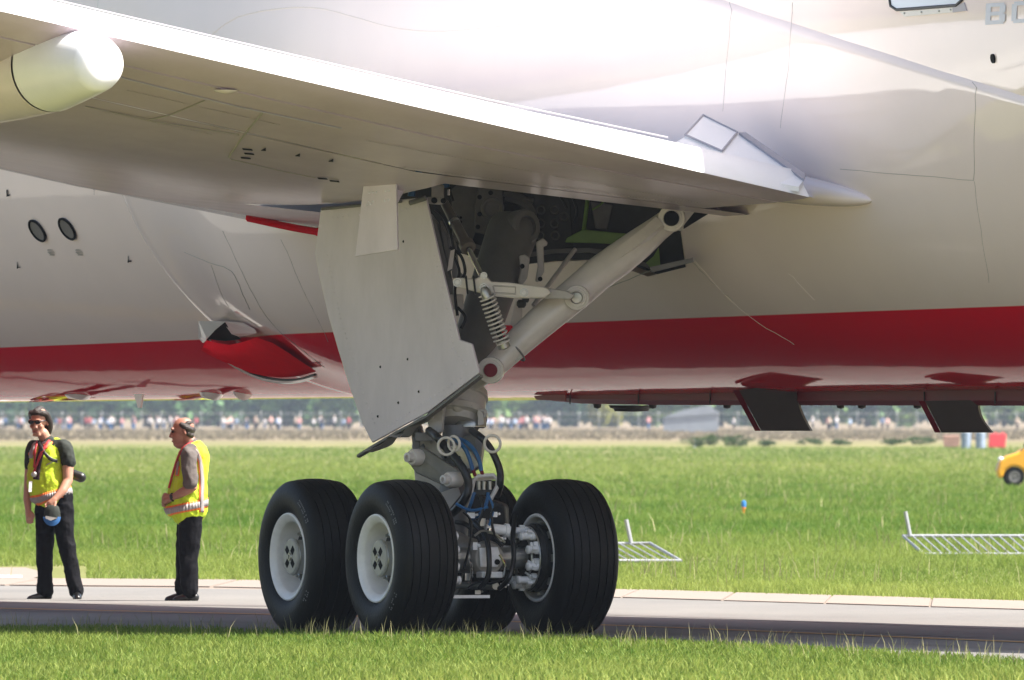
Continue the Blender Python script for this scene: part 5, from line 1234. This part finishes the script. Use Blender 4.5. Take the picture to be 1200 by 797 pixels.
for px, lab, w in ((1132,'left of two blue grey drums on the far grass','a'),(1149,'right of two blue grey drums on the far grass, beside the red board','b')):
    b = GR(px, 525.8); t = thing('drum', b, lab, 'drum', 'blue grey drums on the far grass')
    mb = MB(); mb.lathe(b, UP, [(0,.24),(.02,.26),(.25,.25),(.27,.27),(.29,.25),(.55,.25),(.57,.27),(.59,.25),(.82,.26),(.84,.24)], 20, cap0=True, cap1=True); mb.build('body', mat('blue grey drum', (.22,.28,.38), .5, var=.2), t)
    mb = MB(); mb.cyl(b+UP*.84, b+UP*.86, .22); mb.build('lid', mat('drum lid', (.5,.55,.6), .5), t)
b = GR(1115, 524.6); t = thing('crate', b, 'dull pink crate left of the blue grey drums', 'crate')
mb = MB(); mb.box(b+UP*.33, (.42,0,0), (0,.3,0), (0,0,.33)); mb.build('body', mat('faded pink crate', (.42,.24,.2), .7, var=.2), t, smooth=0, bevel=.03)
for z in (.16,.36,.56):
    mb = MB(); mb.box(b+Vector((0,-.31,z)), (.43,0,0), (0,.015,0), (0,0,.06)); mb.build('slat', mat('faded pink slat', (.46,.27,.22), .7, var=.2), t, smooth=0)

# ------------------------------------------------------------------ grass
gm = leaf_mat('grass blades', (.075,.160,.018), (.29,.335,.080), .5)
gl = leaf_mat('grass stalks', (.16,.17,.07), (.36,.33,.18), .3)
def near_edge_y(x): return None
Lp = resamp(Lnear, 400); Lq = resamp(Lfar, 400)
def eY(poly, x):
    xs_ = [p.x for p in poly]; return None
import bisect
def interp(poly):
    pr = sorted((p.x, p.y) for p in poly); X = np.array([p[0] for p in pr]); Yv = np.array([p[1] for p in pr])
    return lambda x: np.interp(x, X, Yv)
fn, ff = interp(Lp), interp(Lq)
def blades(name, x, y, h, w, m, bend=.35, tone=None, seg=2, label=None):
    n = len(x); th = rng.uniform(0, 2*PI, n); dx, dy = np.cos(th), np.sin(th)
    fx = rng.uniform(-.5, .5, n)
    bx = rng.normal(0, bend, n)*h; by = rng.normal(0, bend, n)*h
    z0 = np.full(n, -.01)
    V = np.zeros((n, 5, 3)); ws = w*.5
    V[:,0] = np.stack([x-ws, y+fx*ws, z0], 1); V[:,1] = np.stack([x+ws, y-fx*ws, z0], 1)
    V[:,2] = np.stack([x+ws*.7+bx*.35, y-fx*ws+by*.35, h*.6], 1); V[:,3] = np.stack([x-ws*.7+bx*.35, y+fx*ws+by*.35, h*.6], 1)
    V[:,4] = np.stack([x+bx, y+by, h], 1)
    idx = np.arange(n)*5
    q = np.stack([idx, idx+1, idx+2, idx+3], 1); tr = np.stack([idx+3, idx+2, idx+4], 1)
    me = bpy.data.meshes.new(name); me.vertices.add(n*5); me.vertices.foreach_set('co', V.reshape(-1))
    loops = np.concatenate([q.reshape(-1), tr.reshape(-1)]); me.loops.add(len(loops)); me.loops.foreach_set('vertex_index', loops.astype(np.int32))
    st = np.concatenate([np.arange(n)*4, n*4+np.arange(n)*3]); me.polygons.add(2*n); me.polygons.foreach_set('loop_start', st.astype(np.int32))
    me.materials.append(m); t_ = rng.uniform(0, 1, n) if tone is None else tone
    me.update(calc_edges=True); me.validate()
    a = me.attributes.new('tone', 'FLOAT', 'FACE'); a.data.foreach_set('value', np.concatenate([t_, t_]).astype(np.float32))
    o = bpy.data.objects.new(name, me); COL.objects.link(o); tag(o, label, None, None, 'stuff'); return o
def patch(x, y, f):                               # slow variation used for tone and height
    return .5+.25*np.sin(x*1.7*f+np.sin(y*.31*f)*2)+.25*np.sin(y*.23*f+x*.6*f+1.3)
# near verge
n = 95000; Y = rng.uniform(105, 136, n); x = rng.uniform(-4.6, 4.6, n); k = (Y < fn(x)+rng.normal(.0,.35,n)); x, Y = x[k], Y[k]
pt = patch(x, Y, 1.0); h = rng.uniform(.035, .085, len(x))*(.7+.5*pt); blades('verge_grass', x, Y, h, rng.uniform(.006,.013,len(x)), gm, .4, np.clip(rng.normal(.42,.2,len(x))+.22*(pt-.5)+.25*(Y<112)*rng.random(len(x)),0,1))
n = 600; x = rng.uniform(-4.6,4.6,n); Y = fn(x)-np.abs(rng.normal(0,2.2,n)); blades('verge_stalks', x, Y, rng.uniform(.08,.19,n), rng.uniform(.004,.007,n), gl, .22, rng.uniform(0,1,n))
# field beyond the kerb
n = 300000; u = rng.random(n); Y = 1/(1/150-u*(1/150-1/880)); x = rng.uniform(-1,1,n)*.0345*Y; k = Y > ff(x)+.3+rng.normal(-.35,.45,n); x, Y = x[k], Y[k]
pt = patch(x*.4, Y*.5, 1.0); near = np.clip((215-Y)/45, 0, 1); clump = np.clip(np.sin(x*2.3+np.sin(Y*.17)*2.2)*np.sin(Y*.083+np.sin(x*.9)*1.7)-.25, 0, 1); h = rng.uniform(.05,.15,len(x))*(.6+.6*pt)*(1+.5*clump)*(1-.45*near); w = rng.uniform(.005,.0105,len(x))*Y/190
bz_ = ((np.abs(Y-202) < 6) & (x > 5.0)) | ((np.abs(Y-192.5) < 6) & (x > .8) & (x < 2.4)); h = h*np.where(bz_, .6, 1.0)
path_k = ~((x < -4.35*Y/169) & (Y > 160) & (Y < 188)); x, Y, h, w, pt, clump = x[path_k], Y[path_k], h[path_k], w[path_k], pt[path_k], clump[path_k]
py_ = HZ+CAMH*FPX/Y; band = np.interp(py_, [518,535,545,552,562,575,598,612,628,642,655,690], [.30,.25,.55,.50,.25,.12,.10,.05,.10,.35,.50,.62])
blades('field_grass', x, Y, h, w, gm, .6, np.clip(rng.normal(.12,.12,len(x))+.30*(pt-.5)+.8*band-.18*clump,0,1))
n = 2500; u = rng.random(n); Y = 1/(1/165-u*(1/165-1/420)); x = rng.uniform(-1,1,n)*.034*Y; k = (Y > ff(x)+1.5) & (np.sin(x*1.9+np.sin(Y*.2)*3)+np.sin(Y*.11+x*.7) > .1); x, Y = x[k], Y[k]
blades('field_stalks', x, Y, rng.uniform(.16,.34,len(x)), rng.uniform(.006,.011,len(x))*Y/190, gl, .3)
n = 14000; Y = rng.uniform(1150, 1950, n); x = rng.uniform(-1,1,n)*.036*Y; blades('unmown_grass', x, Y, rng.uniform(.1,.32,n), rng.uniform(.08,.25,n), leaf_mat('dry grass', (.17,.15,.095), (.30,.255,.175), .3), .15)
# ------------------------------------------------------------------ summer haze over the airfield
mb = MB(); mb.box((0, 1290, 10), (400,0,0), (0,1500,0), (0,0,11.5))
hz = mb.build('haze', [], None, smooth=0, loc=(0,0,0)) if False else None
me = bpy.data.meshes.new('haze')
mb = MB(); mb.box((0, 1290, 15), (420,0,0), (0,1500,0), (0,0,16.2)); me.from_pydata(mb.v, [], mb.f)
hm = bpy.data.materials.new('haze air'); hm.use_nodes = True; N, L = hm.node_tree.nodes, hm.node_tree.links; N.remove(N['Principled BSDF'])
vol = N.new('ShaderNodeVolumePrincipled'); vol.inputs['Color'].default_value = (.72,.84,1,1); vol.inputs['Density'].default_value = 0.00006; vol.inputs['Anisotropy'].default_value = .2
L.new(vol.outputs[0], N['Material Output'].inputs['Volume'])
me.materials.append(hm); hz = bpy.data.objects.new('haze', me); COL.objects.link(hz); tag(hz, kind='stuff')
